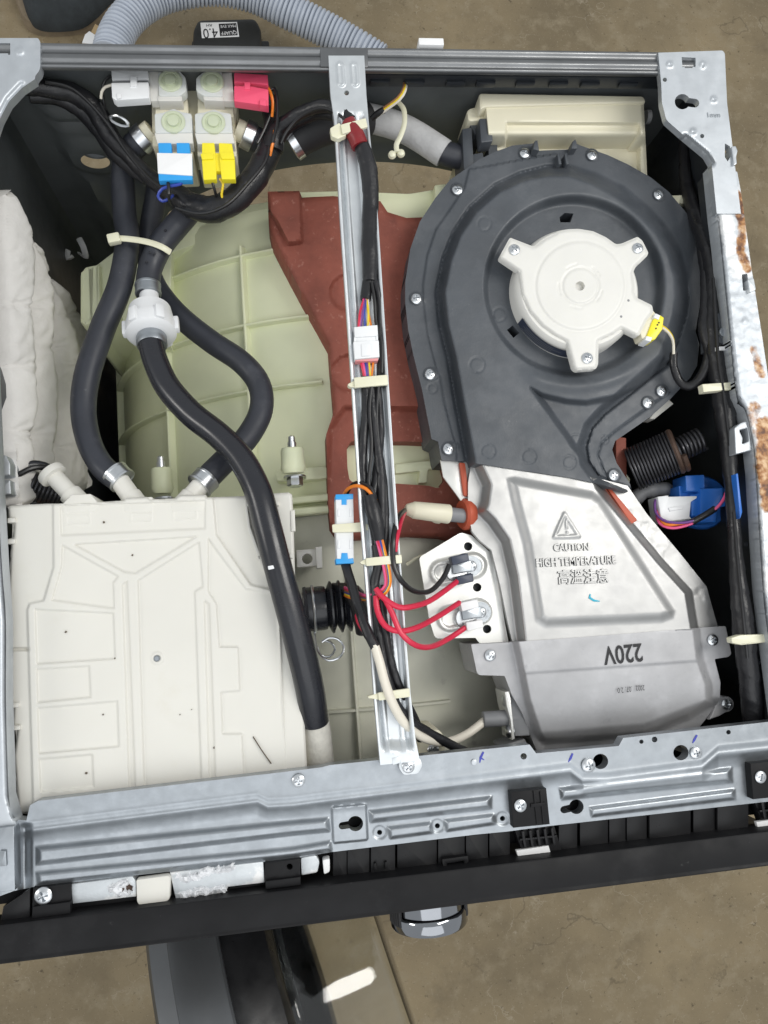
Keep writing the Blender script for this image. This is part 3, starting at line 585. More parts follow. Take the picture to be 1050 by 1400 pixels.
# ---- open round door, hinged at the left of the front
dh = np.array((.27, -.963, 0)); dc = np.array((.026, -.022, T - .440)) + dh * .262; dax = np.array((.963, .27, 0)); dax = dax / np.linalg.norm(dax)
door = MB().lathe(dc, dax, [(0, .05), (0, .224), (.002, .234), (.006, .2385), (.024, .2400), (.0245, .2405)], 96).obj('door', K['door_m'], cab)
MB().lathe(dc + dax * .0247, dax, [(0, .2408), (.022, .2400), (.024, .2392), (.046, .2380), (.048, .236), (.049, .20)], 96, cap=False).obj('door_frame', K['door_m'], door)
MB().lathe(dc + dax * .074, dax, [(-.002, .232), (.012, .230), (.018, .226), (.026, .224), (.040, .216), (.044, .205), (.040, .17)], 96, cap=False).obj('inner_ring', K['black_gloss'], door)
dc = dc + dax * .022
pr = [(0, .200), (.003, .1985), (.006, .193), (.009, .1925), (.012, .187), (.016, .1865), (.020, .181), (.034, .172), (.06, .158), (.09, .150), (.105, .144), (.114, .132), (.117, .10), (.118, .0001)]
inn = [(d - .006 if r < .13 else d, max(.0001, r - .006)) for d, r in pr][::-1]
MB().lathe(dc + dax * .082, dax, pr + inn, 96, cap=False).obj('door_glass', K['glass'], door, smooth=60)
# ================================================================== centre brace carrying the wiring
EL = [(449, 76), (452, 130), (457, 165), (465, 300), (479, 500), (492, 700), (505, 862), (512, 960), (516, 1005), (520, 1046)]
ER = [(498, 76), (501, 130), (504, 165), (517, 300), (530, 500), (543, 700), (555, 870), (561, 945), (568, 1010), (574, 1040)]
def u_of(P):
    yl = np.array([p[1] for p in EL]); xl = np.interp(P[:, 1], yl, [p[0] for p in EL]); xr = np.interp(P[:, 1], [p[1] for p in ER], [p[0] for p in ER]); return (P[:, 0] - xl) / (xr - xl)
def brh(P):
    u = u_of(P); y = P[:, 1]
    ch = 1.2 * ss(.10, .05, u) + 1.2 * ss(.90, .95, u) - 6.5 * ss(.09, .15, u) * ss(.91, .85, u) + 2.4 * ss(.17, .20, u) * ss(.30, .27, u) + 2.4 * ss(.60, .63, u) * ss(.76, .73, u) + 0 * u
    fl = 1.6 * ss(7, 3, dseg(P, [(465, 90), (467, 113)])) + 1.6 * ss(7, 3, dseg(P, [(484, 90), (486, 113)])) - .9 * ss(3, 1, dseg(P, [(465, 90), (467, 113)])) - .9 * ss(3, 1, dseg(P, [(484, 90), (486, 113)]))
    k = ss(150, 178, y) * ss(1030, 1008, y); f2 = 1.5 * np.exp(-((u - .3) / .1) ** 2) + 1.5 * np.exp(-((u - .72) / .1) ** 2)
    return ch * k + (fl * (y < 160) + (f2 * ss(1040, 1020, y) if True else 0) * (y > 900)) * (1 - k)
bo = EL + ER[::-1]
br = MB().relief(bo, brh, 1.8, 1.3, 7, [circ(474, 127, 3.4, 12)]).obj('centre_brace', K['brace'], None, smooth=60)
tag(br, 'galvanised steel brace running front to back down the middle of the open cabinet', 'brace')
mb = MB().slab([(536, 1036), (548, 1034), (548, 1043), (537, 1046)], 2.2, -1, .3).slab(rnd([(546, 1038), (556, 1036), (574, 1036), (578, 1046), (572, 1058), (552, 1060), (545, 1050)], 4), -1.4, -4, .4).obj('foot_tab', K['brace'], br)
# ================================================================== tub
XC, ZC, RT = .300, T - .360, .260
def tp(deg, y, r=RT): a = math.radians(deg); return (XC - r * math.sin(a), y, ZC + r * math.cos(a))
tub = thing('outer_tub', 'pale greenish plastic drum tub with ribbed grid lying under the hoses', 'tub', (XC, .33, .10))
angs = np.linspace(-178, 178, 90)
yy = [.292, .30, .40, .50, .562, .570, .574]; rr = [RT, RT, RT, RT, RT, RT - .003, RT - .012]
mb = MB().grid([tp(a, y, r) for y, r in zip(yy, rr) for a in angs], 7, 90)
mb.grid([tp(a, .574, r) for r in (RT - .012, .20, .06) for a in angs], 3, 90); mb.obj('rear_shell', K['tub'], tub)
def arcrib(y, a0, a1, h=.007, t=.0024):
    m = MB(); an = np.linspace(a0, a1, 24)
    m.grid([tp(a, yq, r) for yq, r in ((y - t / 2 - .0008, RT - .001), (y - t / 2, RT + h - .0008), (y - t / 2 + .0008, RT + h), (y + t / 2 - .0008, RT + h), (y + t / 2, RT + h - .0008), (y + t / 2 + .0008, RT - .001)) for a in an], 6, 24)
    return m
for y in (.526, .461, .401): arcrib(y, 10, 84).obj('rib', K['tub'], tub, smooth=30)
def axrib(deg, y0, y1, h=.007, t=.0026, r=RT):
    d = math.degrees(t / 2 / r); e = math.degrees(.0008 / r)
    return MB().grid([tp(a, y, q) for y in (y0, (y0 + y1) / 2, y1) for a, q in ((deg - d - e, r - .001), (deg - d, r + h - .0008), (deg - d + e, r + h), (deg + d - e, r + h), (deg + d, r + h - .0008), (deg + d + e, r - .001))], 3, 6)
for a, y1 in ((24.5, .535), (45, .562), (78, .55)): axrib(a, .305, y1).obj('rib', K['tub'], tub, smooth=30)
m = MB()                                                           # double flange where the two halves meet
for y0, y1, r in ((.296, .302, RT + .012), (.286, .292, RT + .012)):
    m.grid([tp(a, y, q) for y, q in ((y0, RT - .002), (y0, r - .001), (y0 + .001, r), (y1 - .001, r), (y1, r - .001), (y1, RT - .002)) for a in angs], 6, 90)
m.obj('joint_flange', K['tub'], tub, smooth=30)
MB().grid([tp(a, y, q) for y, q in ((.286, .256), (.20, .254), (.10, .252), (.062, .250), (.055, .24), (.05, .20)) for a in angs], 6, 90).obj('front_shell', K['tub_front'], tub)
for a in (62, 38, 22, 8): axrib(a, .07, .284, .004, .0022, .254).obj('rib', K['tub_front'], tub, smooth=30)
for y in (.20, .12):
    an = np.linspace(-10, 40, 20); MB().grid([tp(a, y + q, r) for q, r in ((-.0018, .252), (-.001, .2575), (.001, .2575), (.0018, .252)) for a in an], 4, 20).obj('rib', K['tub_front'], tub, smooth=30)
# rear upper edge: overhanging cover with corner pads on the left
MB().slab([(110, 372), (117, 366), (131, 362), (160, 340), (178, 330), (230, 300), (300, 286), (372, 274), (372, 300), (235, 345), (232, 470), (170, 450), (166, 432), (120, 446), (112, 440)], -150, -330, 2).obj('rear_cover', K['tub'], tub)
for q in ([(109, 374), (116, 364), (130, 362), (131, 437), (117, 446), (109, 440)], [(117, 364), (136, 360), (138, 430), (119, 444)]):
    MB().slab(rnd(q, 3), -142, -330, 3).obj('corner_pad', K['tub'], tub)
MB().slab(rnd([(398, 262), (470, 260), (560, 264), (594, 258), (610, 262), (612, 300), (570, 330), (440, 330), (404, 300)], 6), -97, -130, 2).slab(rnd([(594, 252), (612, 250), (620, 290), (596, 296)], 3), -88, -120, 2).obj('rear_cover', K['tub'], tub)
def standoff(x, y, h, r, L):
    c = w(x, y, h); ax = (0, 1, .10)
    o = MB().lathe(c, ax, [(-.004, r * .9), (0, r * 1.05), (L * .2, r), (L * .85, r * .96), (L * .97, r * .86), (L, r * .6), (L, .0001)], 28).obj('standoff', K['tub'], tub)
    e = c + np.array((0, L, .1 * L)); MB().lathe(e, ax, [(-.001, .0036), (.004, .0036), (.0042, .0029), (.0085, .0027), (.0095, .0015)], 12).obj('stud', K['screw'], o)
    return c
standoff(401, 640, -72, .0098, .017); standoff(222, 668, -105, .0088, .018)
m = MB().slab(rnd([(376, 643), (440, 637), (452, 640), (452, 652), (440, 655), (378, 658)], 5), -95, -110, 1.5).obj('boss_web', K['tub'], tub)
for x, y, h in ((403, 652, -82), (226, 682, -110)):
    b = w(x, y, h); MB().lathe(b, (0, -1, .1), [(0, .0095), (.0014, .0095), (.0016, .0088), (.0016, .006)], 24).lathe(b + np.array((0, -.0016, 0)), (0, -1, .1), [(0, .0066), (.0055, .0066), (.0064, .0058), (.0066, .0001)], 6).obj('hex_bolt', K['screw'], tub, smooth=30)
# small clip bracket right of the dispenser and the boss at the foot of the brace
o = MB().slab(rnd([(405, 752), (436, 750), (440, 755), (440, 773), (406, 776)], 2), -88, -104, .8, [circ(420, 764, 7, 14)]).slab([(431, 748), (440, 747), (441, 776), (433, 777)], -84, -100, .5).obj('cable_clip', K['white'], tub)
o = MB().slab(rnd([(577, 1000), (600, 997), (612, 1012), (606, 1030), (570, 1034)], 5), -55, -105, 1).obj('foot_boss', K['cream'], tub); screw(592, 1025, -54.5, o)
# ================================================================== counterweight
cwp = [(366, 262), (409, 261), (413, 270), (455, 268), (520, 275), (530, 290), (556, 298), (600, 296), (640, 300), (700, 420), (760, 640), (856, 600), (857, 660), (700, 740), (640, 765), (632, 752), (622, 738), (605, 734), (560, 732), (516, 735), (482, 737), (463, 738), (452, 722), (449, 690), (447, 625), (446, 594), (455, 568), (457, 556), (452, 500), (450, 470), (410, 395), (371, 318), (367, 300)]
win = rnd([(474, 612), (480, 603), (600, 604), (604, 625), (612, 652), (600, 668), (586, 664), (540, 661), (490, 662), (478, 657), (475, 640)], 4)
cw = thing('counterweight', 'red oxide cast counterweight lying on the tub beneath the steel brace', 'counterweight', w(500, 500, -110))
def cwh(P):
    h = 0 * P[:, 0]; x, y = P[:, 0], P[:, 1]
    h += 9 * ss(-1.5, 3, sd(P, [(362, 258), (411, 258), (414, 326), (413, 331), (393, 333), (366, 285)]))
    h -= 10 * ss(-2, 8, sd(P, [(448, 586), (470, 555), (900, 560), (900, 900), (440, 900)])) 
    h -= 5 * ss(4, 0, np.abs(sd(P, circ(478, 400, 27, 24)))) * 0 + 5 * ss(-2, 3, sd(P, circ(476, 400, 25, 24))) + 5 * ss(-2, 3, sd(P, circ(478, 510, 25, 24)))
    h -= 2.5 * ss(5, 0, dseg(P, cwp, True)) * (dseg(P, cwp, True) < 5) 
    h += .9 * (fbm(x / 3.3, y / 3.3) - .5)
    return h
MB().relief(cwp, cwh, -74, 3.0, 34, [win]).obj('casting', K['weight'], cw, smooth=50)
MB().slab([(842, 596), (857, 598), (858, 660), (842, 650)], -62, -110, 2).obj('casting_end', K['weight'], cw)
MB().slab(rnd([(478, 610), (610, 604), (612, 622), (478, 630)], 2), -108, -140, 2).slab(rnd([(540, 634), (600, 628), (604, 640), (586, 642), (584, 660), (572, 661), (574, 644), (540, 648)], 2), -96, -125, 1.5).obj('seam_flange', K['tub'], tub)
# ================================================================== blower: spiral plastic housing with white motor
FL = [(558, 450), (554, 414), (554, 386), (561, 340), (574, 303), (595, 271), (615, 246), (641, 228), (655, 218), (676, 208), (700, 199), (730, 196), (732, 192), (735, 193), (737, 206), (781, 204), (782, 195), (787, 191), (789, 197), (800, 201), (831, 212), (859, 225), (889, 242), (914, 262), (941, 294), (955, 320), (961, 338), (960, 372), (957, 418), (951, 453), (956, 470), (953, 500), (944, 516), (931, 530), (916, 546), (889, 570), (854, 594), (841, 603), (837, 615), (843, 633), (849, 642), (861, 661), (864, 671), (857, 673), (825, 663), (780, 653), (740, 647), (654, 634), (638, 631), (604, 629), (602, 622), (599, 604), (590, 600), (577, 533), (565, 485)]
VO = [(638, 628), (625, 560), (613, 491), (602, 446), (597, 399), (606, 354), (620, 317), (643, 283), (677, 253), (711, 237), (746, 228), (780, 226), (815, 236), (854, 255), (886, 281), (911, 308), (930, 340), (940, 377), (941, 409), (938, 432), (927, 466), (914, 494), (886, 519), (854, 544), (827, 565), (809, 585), (801, 610), (804, 631), (818, 651), (860, 668), (866, 690), (640, 660)]
LN = [(640, 232), (634, 256), (615, 285), (595, 313), (583, 349), (577, 390), (578, 414), (583, 457), (595, 503), (600, 514), (606, 551), (618, 597), (623, 610), (623, 640)]
LN2 = [(915, 536), (880, 561), (840, 590), (822, 606), (817, 622), (826, 645), (840, 662)]
SL = [(725, 530), (742, 539), (775, 547), (802, 549), (843, 541), (870, 530), (914, 500), (914, 494), (886, 519), (854, 544), (827, 565), (809, 585), (801, 610), (804, 631), (818, 651), (786, 615), (780, 606)]
def blh(P):
    x, y = P[:, 0], P[:, 1]; h = np.zeros(len(P))
    right = ss(700, 860, x) * ss(560, 420, y)                                        # the upper right meets the flange almost level
    v = sd(P, VO); h += (20 - 5 * right) * ss(-1, 13 + 8 * right, v)
    lx = dseg(P, LN); li = inside(P, LN + [(700, 640), (900, 400), (760, 210)]); h += 1.8 * np.where(li, ss(0, 2.5, lx), 0) * ss(0, -4, v)
    h -= 1.2 * ss(2.2, 0, dseg(P, LN2))
    for X, Y in ((578, 409), (598, 512), (624, 612)): h += 1.0 * ss(9, 5, np.hypot(x - X + 4, y - Y)) * (v < 0) 
    h -= 1.6 * np.exp(-((v + .5) / 1.3) ** 2) * ss(780, 800, x) * ss(380, 410, y)
    s_ = sd(P, SL); h -= 8.5 * ss(-3, 7, s_) * ss(0, 1, v + 8)
    r = np.hypot(x - 786, y - 390); th = np.arctan2(y - 390, x - 786)
    deep = .5 + .5 * np.cos(th - (-.65)); w_ = 7 + 13 * deep                          # recess round the motor, deeper to the upper right
    h -= (6 + 6 * deep) * ss(126, 126 - w_, r)
    h += 3.0 * np.exp(-((r - 137) / 10) ** 2) * ss(470, 520, y) * ss(700, 740, x)
    for X, Y, R in ((652, 499, 10), (667, 617, 9.5), (723, 624, 9.5), (787, 603, 9.5), (778, 632, 9), (826, 601, 5.5), (662, 306, 9), (591, 531, 6), (730, 440, 9), (683, 430, 9)): h -= .55 * np.exp(-((np.hypot(x - X, y - Y) - R) / 1.0) ** 2)
    h += .25 * (fbm(x / 14, y / 14) - .5)
    return h
bl = thing('blower_fan', 'dark slate snail shaped blower housing with white motor, bolted over the tub', 'blower', w(760, 430, -90))
slots = [[(765, 297), (772, 291), (784, 292), (780, 304), (766, 304)], [(693, 451), (701, 445), (710, 455), (702, 462)]]
hs = MB().relief(FL, blh, -47, 1.7, 44, slots).obj('housing_cover', K['blower'], bl, smooth=50)
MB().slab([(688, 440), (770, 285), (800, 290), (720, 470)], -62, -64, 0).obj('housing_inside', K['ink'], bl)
for x, y in ((717, 210), (809, 213), (900, 267), (625, 260), (569, 409), (588, 512), (613, 614), (839, 650), (885, 551), (904, 535)): 
    MB().lathe(w(x, y, -48), (0, 0, 1), [(0, .0062), (.0015, .006), (.002, .005)], 20, cap=True).obj('screw_boss', K['blower'], bl)
    screw(x, y, -45.9, bl)
for x in (765, 775): MB().slab(rnd([(x - 3, 210), (x + 1, 208), (x + 3, 224), (x - 1, 225)], 1), -38, -48, .6).obj('rib_tab', K['blower'], bl)
MB().slab([(729, 204), (731, 193), (735, 191), (737, 206)], -38, -48, .6).obj('lug', K['blower'], bl); MB().slab([(781, 203), (783, 193), (787, 190), (789, 203)], -38, -48, .6).obj('lug', K['blower'], bl)
MB().slab([(888, 572), (912, 544), (921, 552), (895, 573)], -62, -75, .5).obj('mount_tab', K['lid'], bl)
# pipe bracket at the upper left of the housing
pb = MB().slab([(632, 176), (645, 174), (648, 226), (638, 236), (634, 230)], -52, -85, .8).slab([(640, 167), (688, 164), (682, 180), (680, 205), (690, 206), (676, 216), (668, 216), (668, 182), (650, 184)], -58, -95, .8).obj('pipe_bracket', K['blower'], bl)
MB().slab(rnd([(655, 162), (672, 161), (674, 193), (658, 195)], 2), -44, -58, .8).obj('bracket_lip', K['blower'], pb)
MB().slab([(650, 184), (667, 183), (667, 214), (651, 216)], -84, -95, .8).obj('bracket_pad', K['lid'], pb)
MB().slab([(640, 212), (660, 208), (664, 226), (640, 236)], -54, -90, .8).obj('bracket_step', K['blower'], pb)
# motor
mt = thing('fan_motor', 'white three armed fan motor screwed into the round recess of the dark blower', 'motor', w(790, 392, -44))
o5 = lambda p: zc(p, 660, 300, .2476)
MO = o5([(150, 100), (275, 148), (292, 144), (340, 108), (400, 77), (415, 66), (470, 54), (530, 52), (610, 65), (680, 98), (735, 137), (765, 134), (855, 95), (882, 118), (915, 185), (908, 202), (842, 265), (828, 300), (838, 370), (834, 395), (850, 432), (935, 474), (942, 512), (905, 560), (865, 640), (850, 645), (765, 602), (725, 632), (640, 672), (637, 800), (625, 826), (520, 834), (502, 818), (470, 700), (462, 672), (400, 640), (330, 590), (260, 510), (215, 410), (205, 330), (200, 285), (96, 215), (94, 202)])
MC = (793.5, 391)
def moh(P):
    x, y = P[:, 0], P[:, 1]; r = np.hypot(x - MC[0], y - MC[1]); h = 0 * x
    h += .9 * ss(64, 59, r) - .7 * np.exp(-((r - 61) / 1.6) ** 2) - .6 * np.exp(-((r - 25) / 1.3) ** 2) + .5 * ss(24, 22, r)
    th = np.arctan2(y - MC[1], x - MC[0])
    for a in (-2.0, -.75, .5, 1.75, 3.0): h -= .6 * ((np.abs(((th - a + math.pi) % (2 * math.pi)) - math.pi) < .28) * np.exp(-((r - 30) / 1.0) ** 2))
    h -= 2.0 * ss(5, 0, dseg(P, MO, True)) ** 1.5
    return h
MB().relief(rnd(MO, 2.2, 2), moh, -12, 1.7, 6, [circ(793, 391, 6.5, 16)]).obj('motor_cover', K['white'], mt, smooth=50)
c0 = w(*MC, -12); c0 = np.array((c0[0], c0[1], T - .046)); r0 = np.linalg.norm(w(877, 391, -12) - w(793.5, 391, -12))
MB().lathe(c0, (0, 0, 1), [(0, r0 * 1.02), (.024, r0 * 1.02), (.029, r0 * .985), (.031, r0 * .95)], 80).obj('motor_can', K['white'], mt)
la = np.linspace(math.radians(205), math.radians(262), 22)
m = MB().grid([(c0[0] + (r0 * 1.022 + .0006) * math.cos(a), c0[1] + (r0 * 1.022 + .0006) * math.sin(a), c0[2] + z) for z in (.0145, .0272) for a in la], 2, 22).obj('rating_label', K['label_d'], mt)
for k in range(4):
    MB().grid([(c0[0] + (r0 * 1.022 + .0010) * math.cos(a), c0[1] + (r0 * 1.022 + .0010) * math.sin(a), c0[2] + z) for z in (.0165 + k * .0026, .017 + k * .0026) for a in la[2 + k % 2:18 - 3 * (k % 2)]], 2, len(la[2 + k % 2:18 - 3 * (k % 2)])).obj('label_rule', K['grey_p'], m)
sh = MB().lathe(w(793, 391, -30), (0, 0, 1), [(0, .0036), (.018, .0036), (.019, .0032), (.0192, .0022), (.014, .0020), (.014, .0001)], 24, cap=False).obj('shaft', K['screw'], mt)
for x, y in ((703, 342), (871.5, 340), (802.5, 490)): screw(x, y, -12.0, mt)
for x, y in ((859, 411), (849, 433)): MB().lathe(w(x, y, -12.3), (0, 0, 1), [(0, .0012), (.0004, .001)], 10).obj('mould_dot', K['grey_p'], mt)
cn = MB().slab(rnd([(884, 430), (893, 424), (901, 434), (900, 448), (889, 464), (878, 463), (874, 452)], 1.5), -15, -28, .8).obj('motor_socket', K['cream'], mt)
pg = tag(MB().slab(rnd([(893, 437), (902, 430), (908, 434), (906, 450), (896, 464), (887, 466), (885, 458)], 1.2), -13, -27, .8).obj('wire_plug', K['yellow'], None), 'small yellow and clear plug at the lower right of the white motor', 'connector')
for q in ([(896, 428), (903, 431), (901, 437), (894, 434)], [(884, 459), (892, 461), (890, 467), (882, 465)]): MB().slab(rnd(q, 1), -12, -25, .5).obj('latch', K['plug_w'], pg)
for x, y in ((899, 444), (897, 449), (901, 441)): MB().slab(circ(x, y, 1.2, 8), -12.7, -13.2, 0).obj('pin_hole', K['ink'], pg)
# ================================================================== heater duct
du = thing('heater_duct', 'pressed bright metal heater duct with embossed caution text below the dark blower', 'heater duct', w(800, 830, -90))
DU = [(645, 628), (740, 640), (826, 656), (858, 664), (884, 702), (930, 757), (966, 802), (976, 838), (983, 862), (950, 866), (800, 880), (702, 884), (694, 850), (684, 800), (672, 752), (655, 738), (645, 726), (640, 700), (640, 660)]
BODY = [(649, 610), (649, 640), (660, 664), (657, 686), (652, 700), (668, 716), (686, 742), (697, 790), (711, 900), (960, 900), (950, 845), (944, 808), (905, 765), (862, 713), (821, 664), (800, 610)]
EM = [(692, 653), (705, 651), (812, 671), (825, 680), (924, 834), (921, 845), (905, 851), (745, 858), (732, 849), (715, 745), (700, 690)]
TRI = [(772, 702), (792, 733), (758, 734)]
def duh(P):
    x, y = P[:, 0], P[:, 1]; b = sd(P, BODY); e = sd(P, EM); h = 0 * x
    left = ss(760, 700, x)
    h += 15 * ss(-2, 9 + 4 * left, b)
    h += 3.4 * ss(-1, 14, e)
    t = dseg(P, TRI, True); h += .8 * ss(2.8, 1.0, t) + .7 * ss(2.0, .8, dseg(P, [(774, 711), (775, 722)])) + .8 * ss(2.4, 1, np.hypot(x - 775.5, y - 728))
    h += .35 * (fbm(x / 40, y / 40) - .5) * ss(0, 12, b) * (1 - ss(0, 18, e))
    h += .35 * np.sin(x / 5 + y / 9) * ss(0, -8, b) * ss(.45, .62, fbm(x / 18, y / 18, 4)) * (x > 860)
    return h
dc_ = MB().relief(DU, duh, -44, 1.7, 5).obj('duct_cover', K['duct'], du, smooth=60)
TEXT_BEV = .022; TEXT_OFF = .004; m = MB(); text(m, 'CAUTION', (757, 753.5), (805, 752), -25.3, 1.25, 1.1); m.obj('embossed_text', K['duct'], dc_, smooth=0)
m = MB(); text(m, 'HIGH TEMPERATURE', (733, 775), (842, 770.5), -25.3, 1.3, 1.1); m.obj('embossed_text', K['duct'], dc_, smooth=0)
m = MB(); text(m, '高溫注意', (763, 797), (832, 795), -25.3, 1.12, 1.1); m.obj('embossed_text', K['duct'], dc_, smooth=0); TEXT_BEV = 0.0; TEXT_OFF = 0.0
m = MB().tube([w(x, y, -25.3) for x, y in ((807, 812), (806, 817), (812, 821), (820, 822))], [.0005, .0011, .001, .0004], 6, flat=.3); m.obj('pen_mark', K['ink_t'], dc_)
# left flange, grommet and seals
MB().slab([(602, 629), (642, 632), (650, 690), (640, 694), (634, 690), (624, 676), (606, 652)], -50, -52, .3).obj('side_flange', K['duct_shiny'], du)
def groove(pts, r, h, nm, m_, fl=.8): return MB().tube(path([(x, y, h) for x, y in pts], .004), r / 1000, 10, flat=fl).obj(nm, m_, du)
MB().slab(rnd([(628, 632), (636, 633), (641, 672), (639, 679), (634, 677)], 2), -46.5, -52, .6).obj('seal_strip', K['silicone'], du)
MB().slab(rnd([(826, 664), (836, 668), (872, 711), (863, 717)], 1.5), -42, -48, .8).obj('seal_strip', K['silicone'], du)
gc = w(637, 703, -52); MB().lathe(gc + np.array((-.001, 0, 0)), (-1, 0, .25), [(-.006, .011), (-.002, .0128), (.001, .0128), (.003, .011), (.003, .005)], 30).obj('grommet', K['silicone'], du)
# terminal plate with two thermostats
TPL = [(573, 762), (630, 728), (645, 732), (660, 746), (676, 760), (690, 850), (696, 882), (656, 880), (650, 872), (598, 873), (594, 870), (587, 847)]
t1 = [circ(640, 747, 6, 14), circ(652.5, 803, 6, 14), circ(666, 860, 6, 14)]
def tph(P):
    h = 0 * P[:, 0]
    for cx, cy, ex, ey in ((619, 777, 14, -6), (628, 840, 13, -6)):
        d = dseg(P, [(cx - ex, cy - ey), (cx + ex * 2, cy + ey * .6)]); h += 3.0 * ss(19, 14.5, d) - 1.4 * ss(12, 10, d)
    h += 8 * ss(672, 690, P[:, 0] - (P[:, 1] - 760) * .13) 
    return h
tpn = MB().relief(rnd(TPL, [5, 4, 2, 2, 2, 0, 0, 0, 0, 4, 4, 2]), tph, -52, 1.8, 2.5, t1).obj('terminal_plate', K['duct_shiny'], du, smooth=60)
MB().slab(rnd(TPL, 2), -60, -61, 0).obj('plate_shade_sheet', K['inner_dark'], du)  # dark sheet added to stand for the shade under the plate
for (cx, cy), cm, (a0x, a0y) in (((630, 776), K['label_d'], (0, 0)), ((643, 839), K['label'], (0, 0))):
    th_ = thing('thermostat', '', 'thermostat', w(cx, cy, -50))
    tag(th_, 'upper thermostat with two dark grey spade terminals on the metal plate' if cy < 800 else 'lower thermostat with two white spade terminals on the metal plate', 'thermostat', 'thermostats on the metal plate')
    MB().lathe(w(cx - 8, cy + 6, -52), (0, 0, 1), [(0, .0085), (.006, .0085), (.0066, .008), (.0068, .001)], 30).obj('thermostat_cup', K['batt'] if False else K['wire_n'] if False else K['screw'], th_)
    MB().slab(rnd([(cx - 12, cy - 6), (cx + 14, cy - 10), (cx + 16, cy + 5), (cx - 10, cy + 9)], 2), -42, -47, .5).obj('contact_bridge', K['wire_n'] if False else K['galv'], th_)
    MB().lathe(w(cx + 14, cy - 2, -50), (0, 0, 1), [(0, .0082), (.001, .0082)], 24).obj('washer', K['galv'], th_)
    screw(cx + 14, cy - 2, -49, th_)
    for k, q in enumerate(([(-14, -15), (10, -20), (12, -9), (-11, -3)], [(-6, 12), (17, 8), (18, 19), (-4, 24)])):
        q = [(cx + x, cy + y) for x, y in q]
        s_ = MB().slab(rnd(q, 1.5), -34, -43, .8).obj('spade_terminal', cm, th_); MB().slab(rnd([((q[0][0] + q[1][0]) / 2 + 3, q[0][1] - 4), ((q[0][0] + q[1][0]) / 2 + 9, q[0][1] - 5), ((q[0][0] + q[1][0]) / 2 + 9, q[0][1] + 2), ((q[0][0] + q[1][0]) / 2 + 3, q[0][1] + 3)], 1), -35, -42, .5).obj('terminal_lug', cm, s_)
# cast heater case
HC = [(644, 881), (702, 878), (850, 867), (960, 858), (992, 856), (1000, 894), (996, 898), (977, 901), (985, 933), (984, 957), (958, 992), (950, 1000), (880, 1016), (735, 1030), (728, 1012), (714, 975), (700, 950), (690, 924), (655, 923), (652, 919)]
HB = [(695, 860), (704, 900), (716, 960), (731, 1005), (740, 1020), (880, 1010), (945, 985), (975, 962), (974, 935), (962, 900), (956, 850)]
def hch(P):
    x, y = P[:, 0], P[:, 1]; b = sd(P, HB); h = 0 * x
    h += 13 * ss(0, 11, b) - .00105 * np.clip(y - 905 + (x - 850) * .02, 0, 200) ** 2 * 1.2
    seam = np.interp(x, [640, 1000], [926, 900]); h -= 1.4 * ss(-1, 2, y - seam) * ss(2, 8, b)
    h -= 7 * ss(0, 16, y - np.interp(x, [740, 880, 975], [1000, 988, 952])) * ss(735, 745, x)
    h += .22 * (fbm(x / 18, y / 18) - .5); return h
hc = MB().relief(rnd(HC, [2, 0, 0, 0, 2, 3, 3, 2, 2, 4, 4, 4, 4, 6, 4, 2, 2, 2, 3, 3]), hch, -41, 1.9, 45).obj('heater_case', K['cast'], du, smooth=60)
screw(670, 896, -40.6, hc); screw(974, 875, -40.4, hc)
o = MB().slab(list(circ(993, 963, 11, 14, -1.9, 1.6)) + [(984, 979), (970, 984), (984, 950)], -52, -64, 1).obj('case_lug', K['cast'], du); screw(993, 963, -51.8, o)
TEXT_OFF = .016; m = MB(); text(m, '220V', (877, 880), (824, 885), -27.4, 1.3); TEXT_OFF = 0.0; m.obj('printed_text', K['ink'], hc, smooth=0)
for s_, a, b_ in (('2022', (881, 937), (869, 937.5)), ('.07.', (864, 938.5), (855, 939)), ('2 0', (852, 940), (844, 940.5))):
    m = MB(); text(m, s_, a, b_, -29.4, 1.5 if s_ != '.07.' else 1.5); m.obj('printed_text', K['ink'], hc, smooth=0)
# element seal block at the left of the case
sb = MB().slab(rnd([(699, 946), (712, 947), (721, 970), (725, 1006), (704, 1007), (698, 975)], 2), -50, -80, 1.2).obj('element_block', K['grey_p'], du)
fl_ = MB().slab([(690, 946), (697, 945), (704, 1010), (700, 1012), (698, 985), (693, 965)], -46, -74, .6).obj('element_flange', K['duct_shiny'], du)
for x, y in ((693, 957), (698, 1000)): MB().lathe(w(x, y, -52), (-1, .1, .5), [(0, .005), (.002, .0048), (.0035, .003), (.004, .0005)], 18).obj('flange_screw', K['screw'], fl_)
MB().lathe(w(699, 981, -56), w(656, 984, -56) - w(699, 981, -56), [(-.004, .0062), (.0225, .0062), (.0232, .0056), (.0232, .003)], 24).obj('element_sleeve', K['grey_p'], du)
MB().slab(rnd([(684, 1020), (718, 1009), (722, 1022), (690, 1030)], 4), -60, -85, 1).obj('case_foot', K['grey_p'], du)
